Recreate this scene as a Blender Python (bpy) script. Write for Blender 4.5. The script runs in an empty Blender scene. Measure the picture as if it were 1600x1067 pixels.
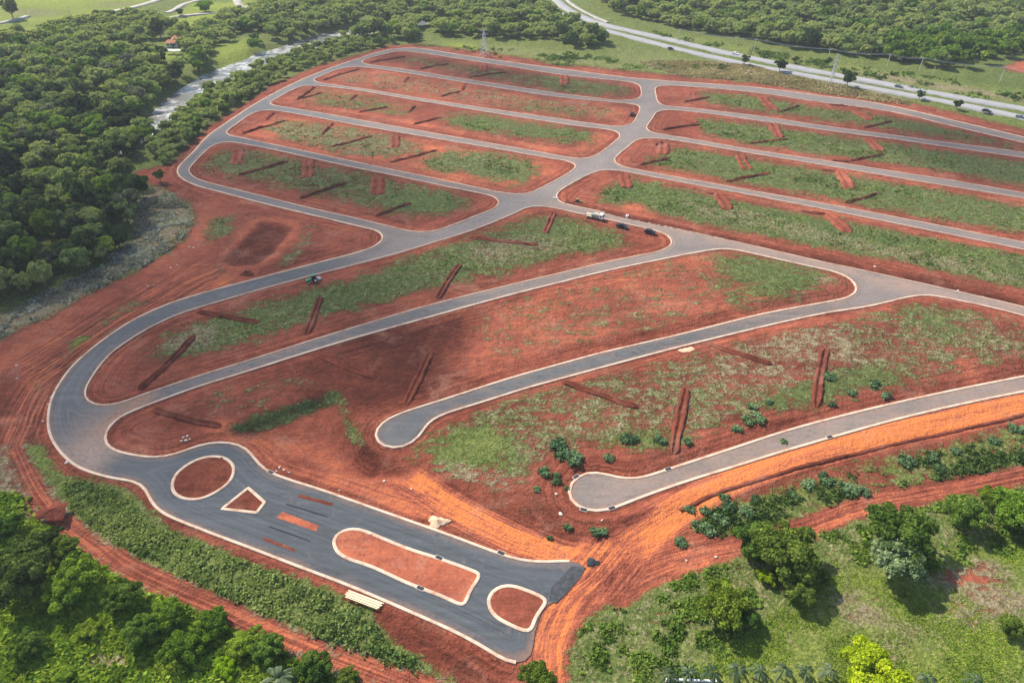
import bpy, math, random
import numpy as np
from mathutils import Vector
from mathutils.geometry import delaunay_2d_cdt

random.seed(7)
RNG = np.random.default_rng(11)
SC = bpy.context.scene
COL = SC.collection
R = math.radians

# ------------------------------------------------------------------ camera
CAM_H, PITCH, FPX = 120.0, R(37.0), 1067.0
cam_d = bpy.data.cameras.new("camera")
cam_d.sensor_width = 36.0
cam_d.lens = 36.0 * FPX / 1600.0
cam_d.clip_start, cam_d.clip_end = 1.0, 20000.0
cam = bpy.data.objects.new("camera", cam_d)
cam.location = (0, 0, CAM_H)
cam.rotation_euler = (math.pi / 2 - PITCH, 0, 0)
COL.objects.link(cam)
SC.camera = cam

# ------------------------------------------------------------------ light
SUN_EL = R(46.0)
SUN_DIR = Vector((-0.74, 0.67, 0)).normalized() * math.cos(SUN_EL) + Vector((0, 0, math.sin(SUN_EL)))
world = bpy.data.worlds.new("World")
SC.world = world
world.use_nodes = True
wn = world.node_tree.nodes
sky = wn.new("ShaderNodeTexSky")
sky.sky_type = 'NISHITA'
sky.sun_disc = False
sky.sun_elevation = SUN_EL
sky.sun_rotation = math.atan2(SUN_DIR.x, SUN_DIR.y)
wn["Background"].inputs[1].default_value = 0.142
world.node_tree.links.new(sky.outputs[0], wn["Background"].inputs[0])
sun_d = bpy.data.lights.new("sun", 'SUN')
sun_d.energy = 4.8
sun_d.angle = R(0.55)
sun_d.color = (1.0, 0.94, 0.85)
sun = bpy.data.objects.new("sun", sun_d)
sun.rotation_euler = (-SUN_DIR).to_track_quat('-Z', 'Y').to_euler()
COL.objects.link(sun)
SC.view_settings.view_transform = 'Standard'
SC.view_settings.look = 'None'
SC.view_settings.exposure = 0.6
SC.view_settings.gamma = 1.0
SC.cycles.max_bounces = 5
SC.cycles.transparent_max_bounces = 40
SC.cycles.volume_bounces = 0

# ------------------------------------------------------------------ helpers
SP, CP = math.sin(PITCH), math.cos(PITCH)


def at(px, py, z=0.0):
    """photo pixel -> world xy on the level z"""
    a = (px - 800.0) / FPX
    b = -(py - 533.5) / FPX
    dy, dz = CP + b * SP, -SP + b * CP
    t = (CAM_H - z) / -dz
    return (a * t, dy * t)


def ppm(px, py, z=0.0):
    """photo pixels per metre across the view at that pixel"""
    b = (py - 533.5) / FPX
    return FPX * (SP + b * CP) / (CAM_H - z)


def W(pts, z=0.0):
    return np.array([at(p[0], p[1], z) for p in pts])


def tag(o, label=None, cat=None, group=None, kind=None):
    if label: o["label"] = label
    if cat: o["category"] = cat
    if group: o["group"] = group
    if kind: o["kind"] = kind
    return o


def empty(name, loc=(0, 0, 0), rz=0.0, s=1.0):
    o = bpy.data.objects.new(name, None)
    o.empty_display_size = 0.5
    o.location = loc
    o.rotation_euler = (0, 0, rz)
    o.scale = (s, s, s)
    COL.objects.link(o)
    return o


def link(name, me, parent=None):
    o = bpy.data.objects.new(name, me)
    COL.objects.link(o)
    if parent: o.parent = parent
    return o


def mesh_np(name, verts, faces, mat=None, smooth=False):
    """faces: (n,k) int array"""
    me = bpy.data.meshes.new(name)
    v = np.asarray(verts, dtype=np.float32)
    f = np.asarray(faces, dtype=np.int32)
    n, k = f.shape
    me.vertices.add(len(v))
    me.vertices.foreach_set("co", v.ravel())
    me.loops.add(n * k)
    me.loops.foreach_set("vertex_index", f.ravel())
    me.polygons.add(n)
    me.polygons.foreach_set("loop_start", np.arange(0, n * k, k, dtype=np.int32))
    try:
        me.polygons.foreach_set("loop_total", np.full(n, k, dtype=np.int32))
    except Exception:
        pass
    if smooth:
        me.polygons.foreach_set("use_smooth", np.ones(n, dtype=bool))
    me.update(calc_edges=True)
    if mat: me.materials.append(mat)
    return me


def set_attr(me, name, data):
    a = me.color_attributes.new(name, 'FLOAT_COLOR', 'POINT')
    d = np.ones((len(me.vertices), 4), dtype=np.float32)
    d[:, :data.shape[1]] = data
    a.data.foreach_set("color", d.ravel())


class MB:
    """collects shapes into ONE mesh"""
    def __init__(self):
        self.v, self.f, self.m = [], [], []

    def add(self, vs, fs, mi=0):
        b = len(self.v)
        self.v += [tuple(p) for p in vs]
        self.f += [tuple(b + i for i in f) for f in fs]
        self.m += [mi] * len(fs)

    def box(self, c, s, taper=1.0, mi=0, shear=0.0):
        x, y, z = c; a, b, h = s[0] / 2, s[1] / 2, s[2] / 2
        t = taper
        vs = [(x - a, y - b, z - h), (x + a, y - b, z - h), (x + a, y + b, z - h), (x - a, y + b, z - h),
              (x - a * t + shear, y - b * t, z + h), (x + a * t + shear, y - b * t, z + h),
              (x + a * t + shear, y + b * t, z + h), (x - a * t + shear, y + b * t, z + h)]
        self.add(vs, [(0, 3, 2, 1), (4, 5, 6, 7), (0, 1, 5, 4), (1, 2, 6, 5), (2, 3, 7, 6), (3, 0, 4, 7)], mi)

    def tube(self, p, q, r0, r1, n=8, mi=0):
        p, q = Vector(p), Vector(q)
        d = (q - p).normalized()
        u = d.orthogonal().normalized(); w = d.cross(u)
        vs = []
        for c, r in ((p, r0), (q, r1)):
            for i in range(n):
                t = 2 * math.pi * i / n
                vs.append(c + (u * math.cos(t) + w * math.sin(t)) * r)
        fs = [(i, (i + 1) % n, n + (i + 1) % n, n + i) for i in range(n)]
        fs += [tuple(range(n))[::-1], tuple(range(n, 2 * n))]
        self.add(vs, fs, mi)

    def prism(self, prof, y0, y1, mi=0):
        """profile in xz, swept along y"""
        n = len(prof)
        vs = [(x, y0, z) for x, z in prof] + [(x, y1, z) for x, z in prof]
        fs = [(i, (i + 1) % n, n + (i + 1) % n, n + i) for i in range(n)]
        fs += [tuple(range(n))[::-1], tuple(range(n, 2 * n))]
        self.add(vs, fs, mi)

    def build(self, name, mats, parent=None, bevel=0.0, smooth=False):
        me = bpy.data.meshes.new(name)
        me.from_pydata(self.v, [], self.f)
        for m in (mats if isinstance(mats, (list, tuple)) else [mats]): me.materials.append(m)
        me.polygons.foreach_set("material_index", self.m)
        if smooth: me.polygons.foreach_set("use_smooth", [True] * len(self.f))
        me.update()
        o = link(name, me, parent)
        if bevel:
            b = o.modifiers.new("bevel", 'BEVEL'); b.width = bevel; b.segments = 2
        return o


def smooth_line(P, closed=False, step=1.5):
    """centripetal Catmull-Rom through the points, resampled"""
    P = np.asarray(P, float)
    n = len(P)
    out = []
    rng = range(n if closed else n - 1)
    for i in rng:
        p1, p2 = P[i], P[(i + 1) % n]
        p0 = P[(i - 1) % n] if (closed or i > 0) else p1 * 2 - p2
        p3 = P[(i + 2) % n] if (closed or i < n - 2) else p2 * 2 - p1
        t0 = 0.0
        t1 = t0 + max(np.linalg.norm(p1 - p0), 1e-4) ** 0.5
        t2 = t1 + max(np.linalg.norm(p2 - p1), 1e-4) ** 0.5
        t3 = t2 + max(np.linalg.norm(p3 - p2), 1e-4) ** 0.5
        k = max(1, int(np.linalg.norm(p2 - p1) / step))
        for j in range(k):
            t = t1 + (t2 - t1) * j / k
            A1 = (t1 - t) / (t1 - t0) * p0 + (t - t0) / (t1 - t0) * p1
            A2 = (t2 - t) / (t2 - t1) * p1 + (t - t1) / (t2 - t1) * p2
            A3 = (t3 - t) / (t3 - t2) * p2 + (t - t2) / (t3 - t2) * p3
            B1 = (t2 - t) / (t2 - t0) * A1 + (t - t0) / (t2 - t0) * A2
            B2 = (t3 - t) / (t3 - t1) * A2 + (t - t1) / (t3 - t1) * A3
            out.append((t2 - t) / (t2 - t1) * B1 + (t - t1) / (t2 - t1) * B2)
    if not closed: out.append(P[-1])
    out = np.array(out)
    for _ in range(2):
        q = out.copy()
        if closed:
            q = 0.5 * out + 0.25 * (np.roll(out, 1, 0) + np.roll(out, -1, 0))
        else:
            q[1:-1] = 0.5 * out[1:-1] + 0.25 * (out[:-2] + out[2:])
        out = q
    return out


def pip(x, y, poly):
    ins = np.zeros(x.shape, bool)
    px, py = poly[:, 0], poly[:, 1]
    n = len(poly)
    for i in range(n):
        j = (i + 1) % n
        if py[i] == py[j]: continue
        c = (py[i] > y) != (py[j] > y)
        ins ^= c & (x < (px[j] - px[i]) * (y - py[i]) / (py[j] - py[i]) + px[i])
    return ins


_lat = np.random.default_rng(5).random((256, 256))


def vnoise(x, y, s, o=0):
    x = np.asarray(x) / s + 37.3 * o; y = np.asarray(y) / s + 11.7 * o
    xi, yi = np.floor(x).astype(int), np.floor(y).astype(int)
    fx, fy = x - xi, y - yi
    fx = fx * fx * (3 - 2 * fx); fy = fy * fy * (3 - 2 * fy)
    L = lambda a, b: _lat[a & 255, b & 255]
    return (L(xi, yi) * (1 - fx) + L(xi + 1, yi) * fx) * (1 - fy) + (L(xi, yi + 1) * (1 - fx) + L(xi + 1, yi + 1) * fx) * fy


# ------------------------------------------------------------------ materials
class NT:
    def __init__(self, name):
        self.mat = bpy.data.materials.new(name)
        self.mat.use_nodes = True
        self.t = self.mat.node_tree
        self.t.nodes.clear()
        self.out = self.n("ShaderNodeOutputMaterial")

    def n(self, typ, **kw):
        nd = self.t.nodes.new(typ)
        for k, v in kw.items(): setattr(nd, k, v)
        return nd

    def l(self, a, b): self.t.links.new(a, b)

    def val(self, sock, v):
        if hasattr(v, "links") or isinstance(v, bpy.types.NodeSocket): self.l(v, sock)
        else: sock.default_value = v

    def math(self, op, a, b=0.0, c=0.0, clamp=False):
        nd = self.n("ShaderNodeMath", operation=op, use_clamp=clamp)
        self.val(nd.inputs[0], a); self.val(nd.inputs[1], b); self.val(nd.inputs[2], c)
        return nd.outputs[0]

    def noise(self, scale, vec=None, detail=4, rough=0.55, dist=0.0):
        nd = self.n("ShaderNodeTexNoise")
        nd.inputs["Scale"].default_value = scale
        nd.inputs["Detail"].default_value = detail
        nd.inputs["Roughness"].default_value = rough
        nd.inputs["Distortion"].default_value = dist
        if vec is not None: self.l(vec, nd.inputs["Vector"])
        return nd.outputs[0]

    def pos(self): return self.n("ShaderNodeNewGeometry").outputs["Position"]

    def mapping(self, vec, scale=(1, 1, 1), rot=(0, 0, 0)):
        nd = self.n("ShaderNodeMapping")
        nd.inputs["Scale"].default_value = scale
        nd.inputs["Rotation"].default_value = rot
        self.l(vec, nd.inputs["Vector"])
        return nd.outputs[0]

    def ramp(self, fac, stops):
        nd = self.n("ShaderNodeValToRGB")
        e = nd.color_ramp.elements
        while len(e) < len(stops): e.new(0.5)
        for el, (p, c) in zip(e, stops):
            el.position = p; el.color = (*c, 1)
        self.l(fac, nd.inputs[0])
        return nd.outputs[0]

    def mix(self, fac, a, b):
        nd = self.n("ShaderNodeMix", data_type='RGBA')
        self.val(nd.inputs[0], fac)
        for s, v in ((nd.inputs[6], a), (nd.inputs[7], b)):
            if isinstance(v, bpy.types.NodeSocket): self.l(v, s)
            else: s.default_value = (*v, 1)
        return nd.outputs[2]

    def step(self, x, a, b):
        nd = self.n("ShaderNodeMapRange", interpolation_type='SMOOTHSTEP')
        self.val(nd.inputs[0], x); nd.inputs[1].default_value = a; nd.inputs[2].default_value = b
        return nd.outputs[0]

    def bsdf(self, color, rough=0.9, height=None, bump=0.5, dist=0.3, spec=0.2, metal=0.0):
        p = self.n("ShaderNodeBsdfPrincipled")
        if isinstance(color, bpy.types.NodeSocket): self.l(color, p.inputs["Base Color"])
        else: p.inputs["Base Color"].default_value = (*color, 1)
        self.val(p.inputs["Roughness"], rough)
        p.inputs["Specular IOR Level"].default_value = spec
        p.inputs["Metallic"].default_value = metal
        if height is not None:
            b = self.n("ShaderNodeBump")
            b.inputs["Strength"].default_value = bump
            b.inputs["Distance"].default_value = dist
            self.l(height, b.inputs["Height"])
            self.l(b.outputs[0], p.inputs["Normal"])
        self.l(p.outputs[0], self.out.inputs[0])
        return self.mat


def sep(t, attr):
    a = t.n("ShaderNodeAttribute", attribute_name=attr)
    s = t.n("ShaderNodeSeparateColor")
    t.l(a.outputs["Color"], s.inputs[0])
    return s.outputs[0], s.outputs[1], s.outputs[2], a.outputs["Alpha"]


SOIL = [(0.0, (.075, .022, .014)), (.25, (.150, .041, .023)), (.5, (.255, .072, .042)), (.75, (.415, .120, .060)), (1.0, (.62, .185, .056))]


def soil_color(t, tone, P, flow=None):
    n1 = t.noise(.045, P, 5, .6)
    n2 = t.noise(.4, P, 5, .65)
    st = t.noise(1.0, t.mapping(P, (.05, .9, 1), (0, 0, R(-22))), 4, .6, .4)
    x = t.math('ADD', tone, t.math('MULTIPLY', t.math('SUBTRACT', n1, .5), .85))
    x = t.math('ADD', x, t.math('MULTIPLY', t.math('SUBTRACT', n2, .5), .5))
    x = t.math('ADD', x, t.math('MULTIPLY', t.math('SUBTRACT', st, .5), .35))
    n5 = t.noise(1.7, P, 5, .8)
    x = t.math('ADD', x, t.math('MULTIPLY', t.math('SUBTRACT', n5, .5), .75))
    n7 = t.noise(.17, P, 6, .7, 1.2)
    x = t.math('ADD', x, t.math('MULTIPLY', t.math('SUBTRACT', n7, .5), .45))
    if flow is not None:
        # wheel tracks and grader marks run parallel to the kerbs and along the haul roads
        for ch, fr, wt in flow:
            cx = t.n("ShaderNodeCombineXYZ")
            sp = t.n("ShaderNodeSeparateXYZ"); t.l(P, sp.inputs[0])
            t.l(t.math('MULTIPLY', ch, fr), cx.inputs[0])
            t.l(t.math('MULTIPLY', sp.outputs[0], .035), cx.inputs[1])
            t.l(t.math('MULTIPLY', sp.outputs[1], .035), cx.inputs[2])
            tr = t.noise(1.0, cx.outputs[0], 3, .6)
            tr = t.math('ADD', t.math('MULTIPLY', t.step(tr, .40, .60), .55), t.math('MULTIPLY', tr, .45))
            x = t.math('ADD', x, t.math('MULTIPLY', t.math('SUBTRACT', tr, .5), t.math('MULTIPLY', wt, .55)))
    x = t.math('MAXIMUM', t.math('MINIMUM', x, 1.0), 0.0)
    dusty = t.step(t.noise(.07, P, 6, .7, 1.0), .50, .72)
    c = t.mix(t.math('MULTIPLY', dusty, .42), t.ramp(x, SOIL), t.ramp(n5, [(.35, (.24, .105, .070)), (.65, (.50, .265, .175))]))
    return c, n2


def mat_ground():
    t = NT("ground_soil_and_grass")
    P = t.pos()
    g, dry, tone, lush = sep(t, "cover")
    fd, fl, fw, fe = sep(t, "flow")
    soil, n2 = soil_color(t, tone, P, [(fd, 1.3, t.math('MULTIPLY', fe, .8)), (fl, 1.8, t.math('MULTIPLY', fw, 1.2))])
    n6 = t.noise(.62, P, 4, .75)
    n3 = t.noise(1.6, P, 5, .7)
    n4 = t.noise(.16, P, 4, .6)
    # grass cover broken up
    k = t.math('MULTIPLY', t.math('MINIMUM', t.math('MULTIPLY', g, 5.0), 1.0), t.math('SUBTRACT', 1.05, t.math('MULTIPLY', g, .45)))
    x = t.math('ADD', g, t.math('MULTIPLY', t.math('MULTIPLY', t.math('SUBTRACT', n4, .5), 1.7), k))
    x = t.math('ADD', x, t.math('MULTIPLY', t.math('MULTIPLY', t.math('SUBTRACT', n6, .5), 2.0), k))
    stg = t.noise(1.0, t.mapping(P, (.06, .75, 1), (0, 0, R(-20))), 4, .7, .5)
    x = t.math('ADD', x, t.math('MULTIPLY', t.math('MULTIPLY', t.math('SUBTRACT', stg, .5), 1.5), k))
    cov = t.step(x, .24, .74)
    nn = t.math('ADD', t.math('MULTIPLY', n3, .5), t.math('MULTIPLY', n6, .5))
    gr = t.ramp(nn, [(.32, (.024, .042, .014)), (.46, (.070, .104, .030)), (.56, (.135, .170, .050)), (.68, (.27, .28, .110))])
    lu = t.ramp(nn, [(.32, (.085, .130, .018)), (.48, (.205, .255, .040)), (.62, (.37, .37, .080))])
    gr = t.mix(t.math('MULTIPLY', t.step(n4, .46, .70), .55), gr, t.ramp(nn, [(.32, (.055, .058, .018)), (.5, (.165, .165, .050)), (.66, (.33, .30, .125))]))
    gr = t.mix(lush, gr, lu)
    d = t.math('ADD', dry, t.math('MULTIPLY', t.math('SUBTRACT', n2, .5), 1.1))
    d = t.math('ADD', d, t.math('MULTIPLY', t.math('SUBTRACT', n3, .5), 1.3))
    dcol = t.ramp(nn, [(.34, (.14, .105, .055)), (.5, (.27, .21, .12)), (.64, (.43, .36, .22))])
    gr = t.mix(t.step(d, .35, .85), gr, dcol)
    c = t.mix(cov, soil, gr)
    h = t.math('ADD', t.math('MULTIPLY', n3, t.math('ADD', .35, cov)), t.math('MULTIPLY', n2, .8))
    return t.bsdf(c, .95, t.math('ADD', h, n6), .8, .8, .06)


def mat_soil(name, tone):
    t = NT(name)
    c, n2 = soil_color(t, tone, t.pos())
    n3 = t.noise(2.2, t.pos(), 5, .7)
    return t.bsdf(c, .95, t.math('ADD', n2, t.math('MULTIPLY', n3, .6)), .6, .35, .08)


def mat_asphalt():
    t = NT("asphalt")
    P = t.pos()
    dust, fresh_or_shaded, orange, light = sep(t, "wear_shade")
    n1 = t.noise(.12, P, 5, .6)
    n2 = t.noise(1.1, P, 5, .7)
    n3 = t.noise(9.0, P, 3, .7)
    st = t.noise(1.0, t.mapping(P, (.04, .8, 1), (0, 0, R(-24))), 4, .65, .3)
    base = t.mix(fresh_or_shaded, (.142, .136, .130), (.080, .088, .095))
    fa = t.n("ShaderNodeAttribute", attribute_name="flow")
    fs = t.n("ShaderNodeSeparateColor"); t.l(fa.outputs["Color"], fs.inputs[0])
    cx = t.n("ShaderNodeCombineXYZ"); sp = t.n("ShaderNodeSeparateXYZ"); t.l(P, sp.inputs[0])
    t.l(t.math('MULTIPLY', fs.outputs[0], 1.5), cx.inputs[0])
    t.l(t.math('MULTIPLY', sp.outputs[0], .03), cx.inputs[1]); t.l(t.math('MULTIPLY', sp.outputs[1], .03), cx.inputs[2])
    lane = t.noise(1.0, cx.outputs[0], 4, .65)
    v = t.math('ADD', .78, t.math('MULTIPLY', n1, .25))
    v = t.math('ADD', v, t.math('MULTIPLY', t.math('SUBTRACT', st, .5), .75))
    v = t.math('ADD', v, t.math('MULTIPLY', t.math('SUBTRACT', n2, .5), .35))
    v = t.math('ADD', v, t.math('MULTIPLY', t.math('SUBTRACT', lane, .5), 1.2))
    hs = t.n("ShaderNodeHueSaturation")
    t.l(base, hs.inputs["Color"]); t.l(v, hs.inputs["Value"])
    c = hs.outputs[0]
    edge = t.math('MULTIPLY', t.math('SUBTRACT', 1.0, t.step(fs.outputs[0], .3, 2.2)), t.step(t.math('ADD', n2, n1), .75, 1.3))
    blot = t.step(t.noise(.22, P, 6, .75, 1.5), .54, .74)
    c = t.mix(t.math('MULTIPLY', edge, .55), c, (.30, .15, .085))
    c = t.mix(t.math('MULTIPLY', blot, .28), c, (.26, .19, .15))
    dd = t.math('MULTIPLY', dust, t.step(t.math('ADD', n2, t.math('MULTIPLY', n1, .6)), .35, 1.05))
    c = t.mix(dd, c, (.33, .215, .155))
    c = t.mix(t.math('MULTIPLY', light, t.step(n2, .25, .8)), c, (.27, .26, .25))
    c = t.mix(t.math('MULTIPLY', orange, t.step(n2, .2, .75)), c, (.48, .20, .075))
    return t.bsdf(c, .85, n3, .15, .05, .25)


def mat_plain(name, col, rough=.8, var=.25, scale=2.0, spec=.25, metal=0.0):
    t = NT(name)
    n = t.noise(scale, t.pos(), 4, .6)
    lo = tuple(c * (1 - var) for c in col); hi = tuple(min(1, c * (1 + var)) for c in col)
    return t.bsdf(t.ramp(n, [(.3, lo), (.7, hi)]), rough, n, .1, .05, spec, metal)


def mat_leaf(name, dark, mid, lite, trans=.35, objvar=.35):
    t = NT(name)
    r, g, b, a = sep(t, "tint")
    inf = t.n("ShaderNodeObjectInfo")
    rnd = inf.outputs["Random"]
    n = t.noise(.45, t.pos(), 3, .6)
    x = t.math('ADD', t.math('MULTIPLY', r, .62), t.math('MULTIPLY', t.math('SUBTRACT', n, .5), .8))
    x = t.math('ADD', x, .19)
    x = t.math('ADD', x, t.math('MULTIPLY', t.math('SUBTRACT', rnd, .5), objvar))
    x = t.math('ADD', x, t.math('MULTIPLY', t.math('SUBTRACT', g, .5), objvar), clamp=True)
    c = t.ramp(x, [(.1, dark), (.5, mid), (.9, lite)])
    hs = t.n("ShaderNodeHueSaturation")
    t.l(c, hs.inputs["Color"])
    t.l(t.math('ADD', .485, t.math('MULTIPLY', t.math('FRACT', t.math('ADD', t.math('MULTIPLY', rnd, 7.13), b)), .03)), hs.inputs["Hue"])
    c = hs.outputs[0]
    d = t.n("ShaderNodeBsdfDiffuse"); t.l(c, d.inputs[0])
    tr = t.n("ShaderNodeBsdfTranslucent")
    c2 = t.n("ShaderNodeMix", data_type='RGBA', blend_type='MULTIPLY')
    c2.inputs[0].default_value = 1.0
    t.l(c, c2.inputs[6]); c2.inputs[7].default_value = (1.25, 1.3, .6, 1)
    t.l(c2.outputs[2], tr.inputs[0])
    m = t.n("ShaderNodeMixShader"); m.inputs[0].default_value = trans
    t.l(d.outputs[0], m.inputs[1]); t.l(tr.outputs[0], m.inputs[2])
    t.l(m.outputs[0], t.out.inputs[0])
    return t.mat


M = {}
M["ground"] = mat_ground()
M["asphalt"] = mat_asphalt()
M["soil_dark"] = mat_soil("dark_red_soil", .22)
M["soil_mid"] = mat_soil("red_soil", .40)
M["soil_bright"] = mat_soil("orange_soil", .62)


def mat_kerb():
    t = NT("dusty_concrete_kerb")
    P = t.pos()
    n1 = t.noise(.25, P, 5, .7); n2 = t.noise(2.5, P, 4, .7)
    c = t.ramp(n2, [(.3, (.50, .375, .27)), (.6, (.66, .50, .365)), (.8, (.74, .58, .44))])
    c = t.mix(t.math('MULTIPLY', t.step(t.math('ADD', n1, t.math('MULTIPLY', n2, .5)), .68, .95), .75), c, (.36, .155, .08))
    return t.bsdf(c, .9, n2, .2, .05, .2)


M["kerb"] = mat_kerb()
M["highway"] = mat_plain("pale_highway_asphalt", (.30, .29, .285), .9, .12, .15)
M["track"] = mat_plain("pale_gravel_road", (.36, .33, .28), .95, .2, .3)
M["bark"] = mat_plain("bark", (.11, .085, .06), .95, .35, 3)
M["leaf_dark"] = mat_leaf("leaves_dark", (.026, .052, .015), (.080, .132, .032), (.20, .26, .062))
M["leaf_mid"] = mat_leaf("leaves_green", (.042, .082, .015), (.125, .200, .034), (.28, .36, .065))
M["leaf_lime"] = mat_leaf("leaves_lime", (.060, .110, .015), (.190, .280, .032), (.38, .47, .060))
M["leaf_yellow"] = mat_leaf("leaves_yellow", (.11, .17, .012), (.30, .42, .018), (.52, .62, .03))
M["leaf_teal"] = mat_leaf("leaves_bluish", (.035, .075, .030), (.095, .165, .070), (.24, .34, .165))
M["leaf_silver"] = mat_leaf("leaves_silvery", (.05, .09, .03), (.15, .22, .08), (.44, .51, .31))
M["leaf_forest"] = mat_leaf("forest_leaves", (.040, .068, .027), (.118, .168, .058), (.31, .355, .130), .38, 1.05)
M["leaf_forest_lime"] = mat_leaf("forest_leaves_lime", (.075, .135, .02), (.19, .28, .046), (.33, .42, .075), .3, .35)
M["leaf_weed"] = mat_leaf("weed_leaves", (.050, .085, .022), (.115, .175, .044), (.27, .33, .095), .3, .6)
M["leaf_straw"] = mat_leaf("dry_grass_leaves", (.17, .13, .06), (.30, .24, .125), (.46, .385, .22), .3, .4)
M["leaf_pale"] = mat_leaf("dry_grey_leaves", (.20, .19, .14), (.44, .42, .34), (.68, .65, .56), .3, .5)
M["frond"] = mat_leaf("palm_fronds", (.035, .065, .028), (.085, .125, .060), (.21, .25, .15))


def mat_water():
    t = NT("river_water")
    P = t.pos()
    n = t.noise(.9, P, 4, .65)
    f = t.step(t.noise(.10, P, 6, .75, .8), .47, .62)
    c = t.mix(t.math('MULTIPLY', f, .75), (.15, .145, .12), (.66, .65, .61))
    return t.bsdf(c, .2, n, .7, .5, .5)


M["water"] = mat_water()

# ------------------------------------------------------------------ street network, traced on the ground
OUTER = [(618,77),(644,75),(720,86),(800,98),(880,108.4),(956,118.5),(996,123),(1060,128),(1180,137),(1280,149.6),(1360,160),(1410,169.6),(1480,186),(1600,214.4),(1830,268),(1990,420),(1840,556),
 (1600,493),(1540,478),(1486,467),(1460,461.6),(1440,461),(1420,464),(1360,478),(1280,491),(1070,540),(880,590.5),(820,607),(760,626),(696,646),(676,655),(664,667),(656,681),(646,692),(630,700),(614,702.4),(597,697),(588,690),(584.4,680),(587,670),(597,660),(620,648),(700,622),(800,590),(880,567.5),(935,552.5),(1065,522),(1195,490),(1280,474),(1324,465),(1336,458),(1339.6,450),(1336,442),(1324,432),(1304,424.5),(1262,415.5),(1180,397),(1144,389.5),(1124,389),(1100,392.5),(1020,408),(940,425),(872,442),(800,460),(665,497),(530,535),(380,582),(300,607),(226,634.4),(208,641),(188,651),(172,664),(165,674),(161,685),(166,695),(180,704),(210,711),(238,715),(256,715),(276,709),(310,696),(340,690),(360,690.4),(373,694),(386,701),(396,714),(404,726),(416,735.6),(434,743),(460,752),(500,764.5),(600,799.6),(714,840),(784,866),(810,874),(840,877.6),(870,877.4),(892,873.6),
 (918,885),(896,912),(870,943),(855,938),(840,970),(832,990),(834,1026),(806,1038.5),
 (760,1013),(720,991),(640,955),(540,912.4),(470,886),(400,859),(300,821),(252,800),(240,790),(233,776),(228,763),(221,755),(207,751),(180,747.6),(140,737),(116,726),(96,708),(82,688),(75.6,668),(75.6,648),(79,628),(86,611),(99,590),(114,571),(140,547.5),(172,523),(210,499),(248,481),(280,469),(320,457),(376,442),(460,420),(560,394),(580,387.5),(594,379),(599,372),(598,367),(590,361),(560,353.5),(500,339),(420,320),(340,299),(310,291),(291,283),(280,275),(277,268),(280,260),(301,239),(326,212),(354,192),(400,162),(450,135),(500,113),(544,97),(560,92),(584,84),(606,78.5)]
KERB_GAP = (892, 873.6), (806, 1038.5)        # the unfinished end has no kerb
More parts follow.
